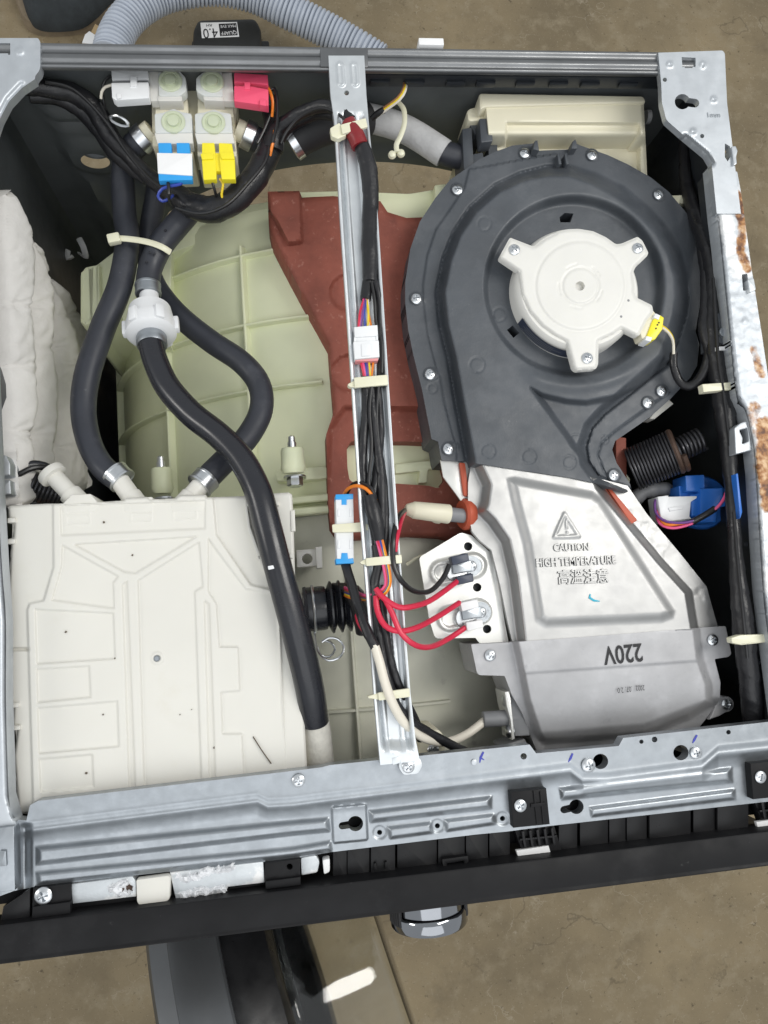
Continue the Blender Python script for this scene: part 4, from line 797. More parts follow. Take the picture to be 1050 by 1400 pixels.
# ================================================================== detergent dispenser
dp = thing('dispenser_box', 'large ivory plastic detergent dispenser box at the front left corner of the opened machine', 'dispenser', w(210, 880, -140))
z7 = lambda p: zc(p, 0, 620, .42857)
DO = z7([(25, 172), (34, 166), (150, 160), (205, 160), (300, 156), (395, 150), (400, 142), (468, 138), (480, 146), (560, 143), (575, 132), (655, 132), (660, 140), (770, 136), (860, 128), (920, 124), (932, 132), (936, 200), (941, 380), (948, 480), (972, 860), (980, 1005), (985, 1110), (60, 1150), (45, 965), (58, 870), (40, 868), (44, 802), (32, 795), (22, 640), (20, 610), (36, 280), (24, 274), (42, 268), (46, 214), (28, 208)])
LM = z7([(170, 150), (172, 362), (140, 470), (95, 480), (88, 500), (108, 1160), (915, 1130), (890, 472), (870, 436), (800, 420), (690, 260), (678, 130)])
PK = [z7(p) for p in ([(112, 497), (362, 509), (368, 655), (118, 672)], [(118, 688), (285, 678), (290, 778), (120, 795)], [(120, 812), (375, 790), (380, 935), (125, 958)], [(125, 975), (295, 960), (300, 1065), (130, 1080)],
    [(198, 292), (378, 392), (362, 412), (365, 495), (165, 468), (196, 360)], [(235, 290), (628, 265), (432, 383), (395, 378)], [(440, 405), (636, 282), (648, 425), (622, 440), (645, 1100), (462, 1110)],
    [(665, 270), (700, 320), (785, 432), (866, 445), (884, 482), (916, 1100), (782, 1100), (772, 895), (710, 895), (705, 762), (765, 757), (760, 618), (700, 618), (690, 480), (664, 440)],
    [(652, 468), (668, 480), (690, 1100), (670, 1102)], [(390, 418), (406, 406), (434, 1110), (414, 1112)], [(192, 166), (655, 150), (655, 240), (195, 262)])]
def dph(P):
    x, y = P[:, 0], P[:, 1]; h = 2.6 * ss(-1.8, 1.2, sd(P, LM)); pk = np.full(len(P), -1e9)
    for p in PK: pk = np.maximum(pk, sd(P, p))
    h -= 2.0 * ss(-1.5, 1.6, pk)
    h += 1.0 * ss(10, 7, np.hypot(x - 215, y - 900)) - 1.2 * ss(5, 3.5, np.hypot(x - 215, y - 900))
    h -= 3 * ss(3.0, 1.0, np.abs(y - 887.5)) * ss(42, 36, x)
    for q in ([(90, 691), (122, 690), (123, 716), (91, 718)], [(178, 688), (207, 687), (207, 713), (179, 714)], [(236, 686), (268, 683), (269, 709), (237, 712)]):
        d = dseg(P, q, True); h += .45 * ss(1.6, .6, d); m_ = q[0][1] * .45 + q[2][1] * .55; h += .45 * ss(1.6, .6, np.abs(y - m_)) * inside(P, q)
    h -= 1.8 * ss(3, 0, dseg(P, DO, True)); return h
dl = MB().relief(DO, dph, -24, 1.6, 3).obj('dispenser_lid', K['lid'], dp, smooth=50)
MB().slab(z7([(40, 180), (925, 140), (945, 480), (975, 1000), (975, 1150), (60, 1150), (50, 900), (30, 640)]), -27, -92, .5).obj('dispenser_tray', K['lid'], dp)
MB().lathe(w(215, 900, -24), (0, 0, 1), [(0, .0022), (.002, .0022), (.0026, .0015)], 16).obj('centre_pin', K['galv'], dl)
for (a, b, r) in (((108, 688), (68, 645), .0066), ((184, 686), (162, 655), .0072), ((255, 686), (282, 655), .0072)):
    A = w(*a, -36); B = w(*b, -40); L = np.linalg.norm(B - A); pr_ = [(-.006, r * 1.15), (L * .25, r * 1.12), (L * .27, r), (L, r), (L, r * .7), (L * .5, r * .6)]
    if b[0] == 68: pr_ = [(-.006, r * 1.3), (L * .3, r * 1.25), (L * .32, r), (L * .82, r), (L * .84, r * 1.55), (L * .95, r * 1.6), (L, r * 1.5), (L, r * .5)]
    MB().lathe(A, B - A, pr_, 28, cap=True).obj('inlet_spout', K['lid'], dp)
for q in ([(82, 692), (98, 676), (124, 675), (136, 690), (130, 700), (86, 702)], [(168, 690), (172, 681), (208, 679), (212, 690), (206, 700), (170, 700)], [(232, 690), (240, 680), (282, 676), (284, 690), (276, 700), (236, 700)]):
    MB().slab(rnd(q, 2), -23, -60, 1).obj('spout_base', K['lid'], dp)
for x, y in ((12, 712), (12, 741), (17, 965), (19, 996)): MB().slab(rnd([(x - 2, y - 4), (x + 8, y - 4), (x + 8, y + 2), (x - 2, y + 3)], 1), -21, -28, .5).obj('snap_tab', K['lid'], dl)
cw_ = MB().slab(rnd([(397, 698), (403, 697), (404, 726), (398, 727)], 1), -23, -30, .4).obj('snap_tab', K['lid'], dl)
MB().slab(rnd([(412, 930), (418, 931), (419, 959), (413, 960)], .5), -23.2, -28, .2).obj('latch_slot', K['inner_dark'], dl)
for q in ([(336, 688), (341, 687), (342, 692), (336, 692)], [(376, 685), (381, 685), (381, 691), (376, 691)], [(352, 760), (356, 759), (356, 765), (352, 765)], [(396, 757), (400, 757), (400, 763), (396, 763)], [(334, 684), (337, 684), (342, 720), (360, 770), (368, 786), (364, 787), (354, 766), (338, 722)]):
    MB().slab(q, -17, -24, .3).obj('hose_guide', K['lid'], dl)
MB().tube(path([(346, 1007, -22.4), (358, 1026, -21.6), (371, 1044, -22.4)], .002), .00042, 5).obj('loose_hair', K['deb'], None); tag(bpy.context.scene.objects['loose_hair'], 'short dark bristle lying on the ivory dispenser lid near the front rail', 'debris')
m = MB()
for x, y in ((90, 864), (158, 900), (141, 977), (246, 977), (262, 970), (142, 714), (293, 1022), (326, 1044), (181, 759), (118, 1057)):
    c = w(x, y, -22.9); m.box(c, np.array((.0011, .0009, .0010)) * (.6 + .9 * random.random()), Matrix.Rotation(random.random() * 3, 3, 'Z'), .0002)
m.obj('grit', K['deb'], dl, kind='stuff')
# white knitted sleeve below the dispenser's right edge
sl = thing('knit_sleeve', 'white knitted sleeve on the end of the long black hose beside the dispenser', 'hose sleeve', w(438, 1030, -60))
MB().tube(path([(430, 978, -38), (434, 1005, -40), (437, 1035, -44), (440, 1062, -52), (442, 1100, -60)], .002), [.0102, .0104, .0102, .01], 20, rmod=lambda i, a: 1 + .02 * np.sin(a * 10) + .012 * ((i % 2) * 2 - 1)).obj('sleeve', K['mesh'], sl)
# ================================================================== cream box behind the blower
cb = thing('steam_box', 'cream plastic box with two grooves standing behind the blower by the back rail', 'box', w(770, 190, -200))
CBX = [(664, 140), (880, 137), (885, 245), (884, 270), (680, 270), (668, 180)]
MB().relief(rnd(CBX, [4, 4, 0, 0, 0, 4]), lambda P: -5 * (ss(-3, 3, P[:, 1] - np.interp(P[:, 0], [664, 880], [168, 170])) * ss(690, 694, P[:, 0]) * ss(876, 872, P[:, 0])) - 2.2 * (ss(-3, 3, P[:, 1] - np.interp(P[:, 0], [664, 880], [192, 194])) * ss(690, 694, P[:, 0]) * ss(876, 872, P[:, 0])) - 20 * ss(180, 204, P[:, 1]) - 4 * ss(5, 0, dseg(P, CBX[:2])) - 3 * ss(4, 0, dseg(P, CBX[1:4])), -42, 2, 120).obj('box_body', K['cream'], cb, smooth=50)
MB().slab(rnd([(655, 127), (880, 131), (884, 140), (664, 146), (656, 150)], 4), -40, -170, 1.5).obj('box_rim', K['cream'], cb)
MB().slab(rnd([(638, 150), (648, 146), (666, 146), (666, 164), (640, 166)], 5), -52, -90, 1.5).obj('box_spout', K['cream'], cb)
MB().lathe(w(882, 160, -62), (1, 0, 0), [(0, .006), (.004, .006), (.005, .004)], 16).obj('box_plug', K['grey_p'], cb)
# ================================================================== inlet valves with plugs, hung under the back rail
def plugbox(m, px, h1, h0, b=.6): return m.slab(rnd(px, 1.2), h1, h0, b)
vg = 'water inlet valves at the back left'
def valve(lbl, cx, cy, cap, frame, body, bracket):
    v = thing('solenoid_valve', lbl, 'valve', w(cx, cy, -75), vg)
    MB().slab(rnd(body, 3), -34, -80, 1).obj('valve_body', K['cream'], v)
    MB().slab(rnd(cap, 3), -22, -31, .8).obj('coil', K['coil'], v)
    MB().lathe(w(cx, cy, -22), (0, 0, 1), [(-.001, .0092), (.0006, .0092), (.0012, .0085), (.0012, .0066), (.0004, .0062), (.0004, .0046), (.0022, .0042), (.0024, .001)], 28).obj('coil_core', K['coil_c'], v)
    MB().slab(rnd(frame, 1.5), -23, -34, .8).obj('coil_frame', K['cream'] if False else K['white'], v)
    for q in bracket: MB().slab(rnd(q, 1), -24, -32, .5).obj('terminal_block', K['white'], v)
    return v
valve('top left inlet valve, the one with the white plug', 233, 111, [(216, 98), (246, 97), (254, 106), (255, 124), (246, 131), (217, 131)], [(214, 131), (249, 131), (249, 138), (216, 138)], [(212, 136), (256, 132), (258, 160), (212, 160)], [[(203, 98), (217, 97), (220, 138), (206, 138)]])
valve('top right inlet valve, the one with the pink plug', 290, 112, [(278, 98), (304, 98), (305, 132), (278, 131), (268, 124), (268, 106)], [(277, 131), (305, 132), (306, 138), (279, 137)], [(270, 134), (318, 136), (320, 160), (270, 160)], [[(303, 100), (317, 99), (320, 138), (304, 138)]])
valve('lower left inlet valve, the one above the blue plug', 237, 167, [(211, 155), (225, 153), (237, 148), (250, 153), (262, 155), (263, 181), (212, 182)], [(211, 181), (263, 181), (264, 196), (215, 197)], [(220, 190), (262, 190), (264, 212), (222, 214)], [])
valve('lower right inlet valve, the one above the yellow plug', 292, 168, [(266, 155), (280, 153), (292, 149), (304, 153), (316, 155), (318, 182), (267, 182)], [(266, 181), (318, 181), (321, 196), (270, 197)], [(268, 190), (322, 190), (324, 214), (270, 214)], [])
m = MB().slab(rnd([(206, 90), (320, 88), (324, 96), (322, 200), (208, 200)], 4), -46, -80, 1.5); o = tag(m.obj('valve_manifold', K['cream'], None), 'cream valve manifold block joining the four inlet valves below the rail', 'manifold')
for a, b in (((208, 178), (188, 196)), ((322, 176), (352, 192))):
    A = w(*a, -50); B = w(*b, -56); MB().lathe(A, B - A, [(0, .0088), (np.linalg.norm(B - A) * .6, .0092)], 24).obj('outlet_pipe', K['cream'], o)
    MB().lathe(A + (B - A) * .35, B - A, [(0, .0112), (.0004, .0116), (.0085, .0116), (.009, .0112), (.009, .009)], 28).obj('hose_clamp', K['screw'], o)
    MB().lathe(A + (B - A) * .55, B - A, [(0, .0104), (np.linalg.norm(B - A) * .75, .0104), (np.linalg.norm(B - A) * .95, .009), (np.linalg.norm(B - A) * 1.0, .001)], 28).obj('hose_stub', K['rubber'], o)
def tagged(o, *a): return tag(o, *a)
p = MB(); plugbox(p, [(152, 96), (202, 95), (203, 108), (153, 109)], -20, -26); plugbox(p, [(152, 113), (203, 112), (204, 134), (158, 137), (153, 133)], -18, -26); p.slab([(178, 104), (187, 104), (187, 118), (178, 118)], -17, -24, .4)
p = tag(p.obj('wire_plug', K['plug_w']), 'white double plug pointing left from the top left inlet valve', 'connector')
MB().slab(rnd([(154, 111), (203, 110), (203, 112), (154, 113)], .3), -20, -34, .2).obj('plug_seam', K['grey_p'], p); MB().slab(rnd([(159, 127), (166, 127), (166, 134), (160, 135)], 1), -16.8, -20, .4).obj('latch', K['plug_w'], p)
p = MB(); plugbox(p, [(320, 99), (366, 102), (367, 116), (345, 114), (320, 112)], -18, -25); plugbox(p, [(320, 117), (345, 118), (367, 122), (367, 145), (320, 138)], -16, -24); p.slab([(334, 112), (342, 112), (342, 122), (334, 122)], -15.4, -22, .4)
p = tag(p.obj('wire_plug', K['pink']), 'pink double plug pointing right from the top right inlet valve', 'connector'); MB().slab(rnd([(355, 135), (364, 136), (364, 145), (355, 143)], 1), -13.5, -20, .5).obj('latch', K['pink'], p)
p = MB(); plugbox(p, [(216, 195), (234, 195), (235, 212), (217, 212)], -17, -23); plugbox(p, [(241, 195), (259, 195), (260, 212), (242, 212)], -17, -23); plugbox(p, [(215, 209), (262, 210), (263, 246), (217, 247)], -16, -22)
p = tag(p.obj('wire_plug', K['blue_lt']), 'light blue plug wrapped with a white paper label below the lower left valve', 'connector'); MB().slab(rnd([(214.5, 209), (262.5, 210), (263, 240), (216, 237)], .5), -15.2, -16.5, .1).obj('paper_label', K['label'], p)
p = MB(); plugbox(p, [(276, 195), (293, 195), (295, 217), (296, 245), (278, 246), (276, 222)], -17, -23); plugbox(p, [(299, 195), (317, 196), (321, 217), (322, 245), (303, 245), (300, 219)], -17, -23); p.slab(rnd([(288, 209), (305, 209), (305, 234), (290, 234)], 1), -19, -24, .5)
p = tag(p.obj('wire_plug', K['yellow']), 'bright yellow double plug below the lower right inlet valve', 'connector')
for q in ([(274, 210), (291, 209), (292, 217), (276, 218)], [(300, 208), (319, 208), (321, 217), (303, 217)]): MB().slab(rnd(q, 1), -15.5, -19, .4).obj('latch', K['yellow'], p)
def wire(name, pts, r, k, lbl, cat='wire', **kw): return tag(cable(name, pts, r, K[k], None, **kw), lbl, cat)
wire('thin_wire', [(300, 244, -22), (305, 252, -24), (303, 265, -28), (306, 280, -34), (313, 293, -44), (318, 296, -50), (318, 288, -54)], 1.0, 'wire_y', 'yellow wire looping down from the yellow plug over the black loom')
wire('thin_wire', [(289, 245, -22), (293, 258, -24), (298, 275, -36), (306, 290, -52)], 1.1, 'wire_k', 'black wire running down beside the yellow one from the yellow plug')
wire('thin_wire', [(252, 246, -22), (246, 252, -20), (235, 254, -20), (222, 258, -22), (216, 268, -26), (222, 275, -28), (230, 272, -30), (238, 266, -40)], 1.2, 'wire_b', 'blue wire curling below the light blue plug')
wire('thin_wire', [(229, 246, -20), (231, 258, -18), (231, 272, -22), (236, 284, -40)], 1.3, 'wire_k', 'black wire hanging straight below the light blue plug')
wire('thin_wire', [(154, 116, -24), (144, 119, -25), (139, 126, -27), (138, 135, -30)], 1.1, 'wire_w', 'cream wire curving down from the white plug')
wire('thin_wire', [(152, 104, -24), (144, 110, -25), (140, 122, -28), (142, 140, -34), (148, 160, -45)], 1.2, 'wire_k', 'black wire curving down from the white plug')
wire('thin_wire', [(367, 120, -24), (370, 127, -22), (373, 140, -24), (372, 160, -28)], 1.2, 'wire_o', 'orange wire leaving the pink plug')
wire('thin_wire', [(374, 170, -30), (375, 186, -28), (372, 200, -28), (369, 213, -32)], 1.2, 'wire_o', 'orange wire crossing the black loom below the pink plug')
wire('thin_wire', [(367, 126, -24), (375, 121, -22), (379, 135, -22), (379, 165, -24), (374, 190, -26), (370, 210, -34)], 1.4, 'wire_k', 'black wire looping beside the pink plug')
# ---- taped loom
def tapemod(seed, a=.10):
    def f(i, an):
        q = (i / 9.0 + an / (2 * math.pi) + .5 * noise(i * .07, 0, seed)) % 1.0
        return 1 + .10 * (q - .5) * ss(0, .06, q) + .10 * (noise(an * 1.3, i * .10 + an * 0, seed) - .5) + .05 * np.sign(np.sin(an * 2 + i * .13 + seed)) * (noise(i * .2, 0, seed + 5) - .5)
    return f
def loom(name, pts, r, lbl, seed=1, cat='wiring loom', k='tape', n=20):
    rr = [q / 1000 for q in r] if not np.isscalar(r) else r / 1000
    return tag(MB().tube(path(pts, .0022), rr, n, rmod=tapemod(seed)).obj(name, K[k], None, smooth=28), lbl, cat)
loom('wiring_loom', [(20, 118, -26), (60, 120, -30), (100, 128, -36), (130, 150, -42), (150, 185, -48), (178, 215, -52), (210, 246, -54), (240, 266, -50), (270, 284, -44), (300, 284, -40), (325, 268, -38), (350, 240, -38), (364, 215, -40), (372, 195, -42)], [6, 7, 7.5, 8, 7.5, 6, 6.5, 8, 9.5, 10.5, 10.5, 10, 10, 9], 'thick black taped loom sweeping from the left corner under the coloured plugs', 3)
loom('wiring_loom', [(40, 132, -34), (80, 134, -40), (110, 150, -46), (136, 178, -52), (160, 212, -60), (200, 246, -64)], [5, 6, 6.5, 6.5, 6, 5], 'second black loom lying below the thick one in the left corner', 5)
loom('wiring_loom', [(372, 205, -38), (378, 180, -34), (395, 165, -26), (420, 150, -16), (445, 145, -8), (465, 152, -4), (480, 166, -2)], [9, 7, 5.5, 5, 5, 5, 5], 'black loom arching from the inlet valves up to the brace', 7)
loom('wiring_loom', [(380, 190, -44), (400, 170, -36), (430, 158, -24), (455, 158, -12), (472, 168, -5)], [6, 5, 4, 4, 4], 'thinner black loom arching below the other onto the brace', 8)
loom('wiring_loom', [(366, 150, -44), (372, 175, -42), (376, 200, -46)], [5, 6, 7], 'short black loom hanging beside the pink plug', 9)
# loom lying in the brace channel
loom('wiring_loom', [(484, 178, 1), (492, 196, 2), (500, 215, 2), (506, 250, 1), (506, 290, 0), (505, 330, 0), (506, 360, 0), (506, 386, 0)], [5, 6, 6.5, 6, 6, 6, 6, 5.5], 'black taped loom in the upper half of the steel brace', 11)
MB().tube(path([(476, 168, 2), (484, 180, 3.5), (492, 200, 3.5)], .002), [.006, .0068, .0064], 16, rmod=tapemod(12)).obj('red_tape', mat('red_tape', (.22, .012, .016), .4, 0, .15, 80, .3, 120), None); tag(S.objects['red_tape'], 'dark red tape wrap where the loom enters the brace', 'tape')
loom('wiring_loom', [(510, 380, 1), (516, 398, 1), (519, 420, 0), (519, 450, -1), (521, 490, -1), (520, 530, -2)], 2.8, 'thin black tube running past the white inline plug on the brace', 13)
loom('wiring_loom', [(503, 385, 0), (501, 400, 0), (500, 410, 0)], 4.2, 'black tape end just above the white inline plug on the brace', 14)
wg = 'coloured wires at the inline plug'
for i, (k, x0, x1) in enumerate((('wire_r', 499, 490), ('wire_v', 500, 493), ('wire_p', 497, 491), ('wire_b', 502, 499), ('wire_w', 503, 504), ('wire_y', 500, 503), ('wire_o', 502, 508))):
    nm = {'wire_r': 'red', 'wire_v': 'violet', 'wire_p': 'pink', 'wire_b': 'blue', 'wire_w': 'white', 'wire_y': 'yellow', 'wire_o': 'orange'}[k]
    wire('thin_wire', [(x0, 406, 1), ((x0 + x1) / 2 + (i % 3 - 1) * 2, 425, 2 + i % 2), (x1, 448, 0)], .9, k, f'{nm} wire entering the top of the white inline plug on the brace', n=6)
for i, (k, x0, x1) in enumerate((('wire_r', 492, 498), ('wire_p', 495, 500), ('wire_b', 499, 502), ('wire_y', 504, 506), ('wire_o', 511, 508), ('wire_v', 501, 504))):
    nm = {'wire_r': 'red', 'wire_v': 'violet', 'wire_p': 'pink', 'wire_b': 'blue', 'wire_y': 'yellow', 'wire_o': 'orange'}[k]
    wire('thin_wire', [(x0, 490, 0), ((x0 + x1) / 2, 502, 1), (x1, 516, 0)], .9, k, f'{nm} wire leaving the bottom of the white inline plug on the brace', n=6)
ip = MB().slab(rnd([(484, 447), (516, 444), (517, 459), (485, 461)], 1), 7, -4, .5).slab([(486, 460), (515, 458), (515, 466), (486, 467)], 5.5, -4, .3).slab(rnd([(483, 467), (518, 465), (519, 488), (485, 491)], 1), 7.5, -4, .5)
ip = tag(ip.obj('inline_plug', K['plug_w']), 'white two piece inline plug with coloured wires lying on the brace', 'connector')
MB().slab([(486, 490), (517, 488), (517, 493), (486, 494)], 5, -3, .3).obj('plug_gasket', mat('pale_pink_gasket', (.75, .30, .30), .5), ip); MB().slab(rnd([(494, 470), (507, 469), (507, 486), (495, 487)], 1), 8.5, 7, .3).obj('latch', K['plug_w'], ip)
for q in ([(484, 461), (487, 461), (487, 467), (484, 467)], [(514, 459), (517, 459), (517, 465), (514, 465)]): MB().slab(q, 6.3, 3, .2).obj('latch_arm', K['plug_w'], ip)
# loose black leads in the lower half of the brace
for i, (pts, r, lb) in enumerate([([(500, 516, 0), (500, 560, 1), (497, 600, 1), (496, 640, 1), (499, 680, 0)], 3.2, 'leftmost black lead in the lower part of the brace'), ([(506, 516, 1), (510, 560, 2), (514, 600, 2), (520, 640, 2), (522, 690, 1), (520, 740, 0)], 3.4, 'middle black lead crossing the lower part of the brace'),
    ([(514, 516, 0), (519, 560, 0), (520, 600, 0), (514, 650, 0), (508, 700, 1), (514, 738, 0)], 3.0, 'right black lead in the lower part of the brace'), ([(503, 520, -2), (508, 580, -1), (522, 640, -1), (527, 700, -1), (526, 760, -2)], 2.8, 'thin black lead lying lowest in the brace'),
    ([(511, 800, -2), (514, 840, -2), (520, 880, -2), (528, 920, -2), (540, 960, 0), (560, 985, -8), (590, 1004, -24), (640, 1030, -40)], 3.6, 'black lead leaving the brace towards the front under the cream cable'), ([(518, 800, -2), (526, 860, -2), (536, 910, -2), (550, 950, -6), (568, 985, -24), (575, 1010, -40)], 3.2, 'black lead hanging over the right edge of the brace foot'), ([(514, 745, 0), (517, 770, 0), (512, 800, -1), (512, 830, -2)], 3.4, 'black lead behind the coloured wires at the lower clip')]):
    loom('black_lead', pts, r, lb, 20 + i, 'cable', n=14)
# push-in ties across the brace
tg = 'natural nylon clips across the brace'
def tie(px, h, lbl, tail=None, k='nylon'):
    o = tag(MB().slab(rnd(px, 1.5), h, h - 2.2, .5, bottom=True).obj('cable_clip', K[k]), lbl, 'cable clip', tg)
    if tail: MB().slab(rnd(tail, 2), h - 2, h - 7, .8).obj('clip_foot', K[k], o)
    return o
tie([(466, 170), (500, 161), (503, 173), (468, 183)], 9, 'nylon clip at the top of the brace over the red tape', [(451, 175), (464, 167), (474, 184), (462, 190), (453, 186)])
tie([(484, 516), (530, 512), (531, 526), (485, 530)], 6.5, 'nylon clip below the white inline plug on the brace', [(475, 525), (486, 519), (488, 530), (477, 529)])
tie([(500, 763), (549, 758), (550, 770), (501, 774)], 6.5, 'nylon clip over the coloured wires on the lower brace', [(492, 768), (502, 763), (503, 773), (493, 771)])
tie([(517, 947), (560, 941), (561, 953), (518, 958)], 5.5, 'nylon clip holding the cream cable near the brace foot', [(502, 952), (518, 947), (519, 957), (504, 955)])
# ---- blue and white plug pair tied left of the brace
bp_ = thing('plug_pair', 'white inline plug with light blue ends tied to the left side of the brace', 'connector', w(470, 722, -30))
MB().slab(rnd([(459, 680), (483, 679), (484, 722), (460, 722)], 1), -6, -26, .6).obj('upper_shell', K['plug_w'], bp_); MB().slab(rnd([(459, 724), (483, 724), (484, 768), (461, 769)], 1), -6, -26, .6).obj('lower_shell', K['plug_w'], bp_)
MB().slab([(459, 676), (483, 675), (483, 682), (474, 683), (474, 690), (467, 690), (467, 683), (459, 683)], -5.4, -22, .3).obj('blue_end', K['blue_lt'], bp_); MB().slab([(459, 764), (466, 764), (467, 756), (475, 756), (476, 764), (483, 763), (484, 770), (460, 771)], -5.4, -22, .3).obj('blue_end', K['blue_lt'], bp_)
for q in ([(462, 696), (465, 696), (465, 706), (462, 706)], [(478, 696), (481, 696), (481, 706), (478, 706)], [(462, 738), (465, 738), (465, 750), (462, 750)], [(478, 738), (481, 738), (481, 750), (478, 750)], [(460, 722), (484, 721), (484, 725), (460, 725)]): MB().slab(q, -5.2, -8, .3).obj('latch', K['plug_w'], bp_)
MB().slab(rnd([(454, 717), (494, 714), (506, 718), (506, 724), (494, 727), (455, 728)], 2), -3.5, -6, .5, bottom=True).obj('cable_strap', K['nylon'], None); tag(S.objects['cable_strap'], 'yellowed nylon strap around the blue ended plug left of the brace', 'cable clip')
wire('thin_wire', [(470, 677, -14), (476, 668, -6), (488, 664, 2), (500, 668, 6), (508, 676, 6), (514, 684, 3)], 1.3, 'wire_o', 'orange wire arching from the blue ended plug onto the brace')
wire('thin_wire', [(474, 676, -14), (482, 662, -5), (496, 660, 4), (508, 668, 7), (514, 682, 4)], 1.3, 'wire_k', 'black wire arching beside the orange one onto the brace')
loom('black_lead', [(472, 770, -14), (478, 790, -10), (487, 820, -4), (497, 850, 2), (506, 872, 5), (513, 885, 6)], 3.6, 'black heat shrunk lead from the blue ended plug', 31, 'cable', n=14)
wire('heater_cable', [(512, 882, 6), (519, 905, 7), (527, 935, 7), (540, 968, 4), (558, 994, -6), (585, 1011, -22), (612, 1014, -38), (638, 1004, -50), (662, 986, -56)], 3.3, 'wire_w', 'thick cream cable curving from the brace to the heater element', 'cable', n=16)
# ---- coloured wires below the loom end
loom('wiring_loom', [(505, 678, 4), (511, 700, 5), (516, 720, 5), (520, 738, 4)], [4.5, 5.5, 5, 4], 'black tape sleeve ending in coloured wires on the lower brace', 33)
for i, (k, dx, nm) in enumerate((('wire_p', -5, 'pink'), ('wire_r', -3, 'red'), ('wire_n', -1, 'brown'), ('wire_b', 1, 'blue'), ('wire_y', 3, 'yellow'), ('wire_o', 5, 'orange'))):
    wire('thin_wire', [(518 + dx * .7, 735, 4 + (i % 2)), (523 + dx * .7, 755, 4), (529 + dx * .7, 780, 5), (530 + dx * .6, 800, 4), (520 + dx * .6, 812 + dx * .6, 2), (500 + i, 814 + i * 1.2, -4), (480, 806 + i * 2.2, -24), (468, 802 + i * 2, -50)], 1.15, k, f'{nm} wire of the bundle turning left under the nylon clip', n=7)
# red thermostat leads and black lead
wire('red_lead', [(514, 805, 3), (525, 818, 6), (545, 830, 7), (565, 829, 4), (590, 820, -12), (625, 795, -36)], 2.1, 'wire_r', 'upper red lead running from the brace to the upper thermostat', 'cable', n=10)
wire('red_lead', [(514, 815, 2), (516, 835, 4), (526, 855, 6), (545, 863, 7), (570, 858, 2), (600, 842, -18), (628, 824, -36)], 2.1, 'wire_r', 'middle red lead curving from the brace to the lower thermostat', 'cable', n=10)
wire('red_lead', [(526, 818, 5), (536, 838, 7), (548, 865, 8), (568, 882, 4), (590, 884, -12), (615, 872, -32), (636, 858, -38)], 2.1, 'wire_r', 'lowest red lead sagging from the brace to the lower thermostat', 'cable', n=10)
wire('black_lead', [(553, 698, -36), (544, 708, -8), (538, 735, 6), (538, 770, 6), (548, 793, 5), (566, 808, -8), (588, 808, -24), (606, 790, -34), (614, 772, -36)], 2.0, 'wire_k', 'thin black lead looping right from the brace to the upper thermostat', 'cable', n=10)
wire('red_lead', [(553, 700, -37), (548, 713, -10), (543, 733, 5), (540, 754, 5)], 1.8, 'wire_r', 'short red lead leaving the cream sensor plug towards the brace', 'cable', n=10)
# thermistor with cream sleeve
ts = thing('temperature_sensor', 'cream sleeved sensor plugged into the red grommet of the heater duct', 'sensor', w(590, 702, -60))
A = w(554, 696, -40); B = w(614, 703, -46); L = np.linalg.norm(B - A); MB().lathe(A, B - A, [(0, .0028), (.001, .0042), (.006, .0062), (.007, .0068), (L - .001, .0078), (L, .0074), (L, .005)], 24).obj('sensor_sleeve', K['cream'], ts)
MB().slab(rnd([(582, 704), (606, 707), (604, 715), (597, 714), (590, 710)], 2), -44, -52, .8).obj('sleeve_tab', K['cream'], ts)
A2 = w(612, 703, -46); B2 = w(640, 706, -50); MB().lathe(A2, B2 - A2, [(0, .0058), (np.linalg.norm(B2 - A2), .0058)], 20).obj('sensor_tip', K['grey_p'], ts)
# ================================================================== hoses
def hose(name, pts, r, lbl, k='rubber', **kw):
    return tag(MB().tube(path(pts, .004), [q / 1000 for q in r] if not np.isscalar(r) else r / 1000, 28).obj(name, K[k], None, smooth=60), lbl, 'hose')
def clamp(o, A, B, r, wd, k='screw'):
    A = np.array(A); B = np.array(B); d = (B - A) / np.linalg.norm(B - A)
    c = MB().lathe(A - d * wd / 2, d, [(0, r), (.0003, r + .0006), (wd * .18, r + .0007), (wd * .22, r + .0003), (wd * .78, r + .0003), (wd * .82, r + .0007), (wd - .0003, r + .0006), (wd, r)], 36).obj('hose_clamp', K[k], o); return c
h1 = hose('water_hose', [(172, 205, -72), (168, 240, -80), (170, 290, -84), (174, 330, -80), (164, 390, -74), (140, 450, -68), (120, 510, -62), (114, 560, -58), (122, 605, -52), (140, 638, -46), (164, 657, -41)], [9.2, 9.6, 9.8, 9.8, 9.9, 10, 10, 10, 9.6, 9.2, 9.4], 'left black hose curving down to the middle spout of the dispenser')
clamp(h1, w(162, 652, -42), w(170, 660, -41), .0102, .011)
h2 = hose('water_hose', [(216, 245, -92), (212, 275, -98), (206, 310, -104), (202, 345, -106), (208, 380, -104), (226, 410, -100), (252, 438, -92), (290, 468, -84), (330, 495, -76), (354, 525, -70), (357, 560, -64), (340, 595, -58), (312, 625, -50), (282, 655, -42)], [9, 9.2, 9.2, 9.2, 9.2, 9.4, 9.6, 9.6, 9.6, 9.6, 9.6, 9.6, 9.6, 9.6], 'long black hose bulging right and ending on the right spout of the dispenser')
clamp(h2, w(278, 659, -41), w(286, 651, -43), .0102, .011)
h3 = hose('water_hose', [(262, 285, -66), (240, 310, -68), (220, 335, -70), (206, 365, -70), (202, 390, -68), (203, 404, -66)], [10, 10.2, 10.2, 10, 9.6, 9.6], 'short black hose from under the loom into the white check valve')
clamp(h3, w(202.5, 396, -67), w(203, 406, -66), .0098, .010, 'galv')
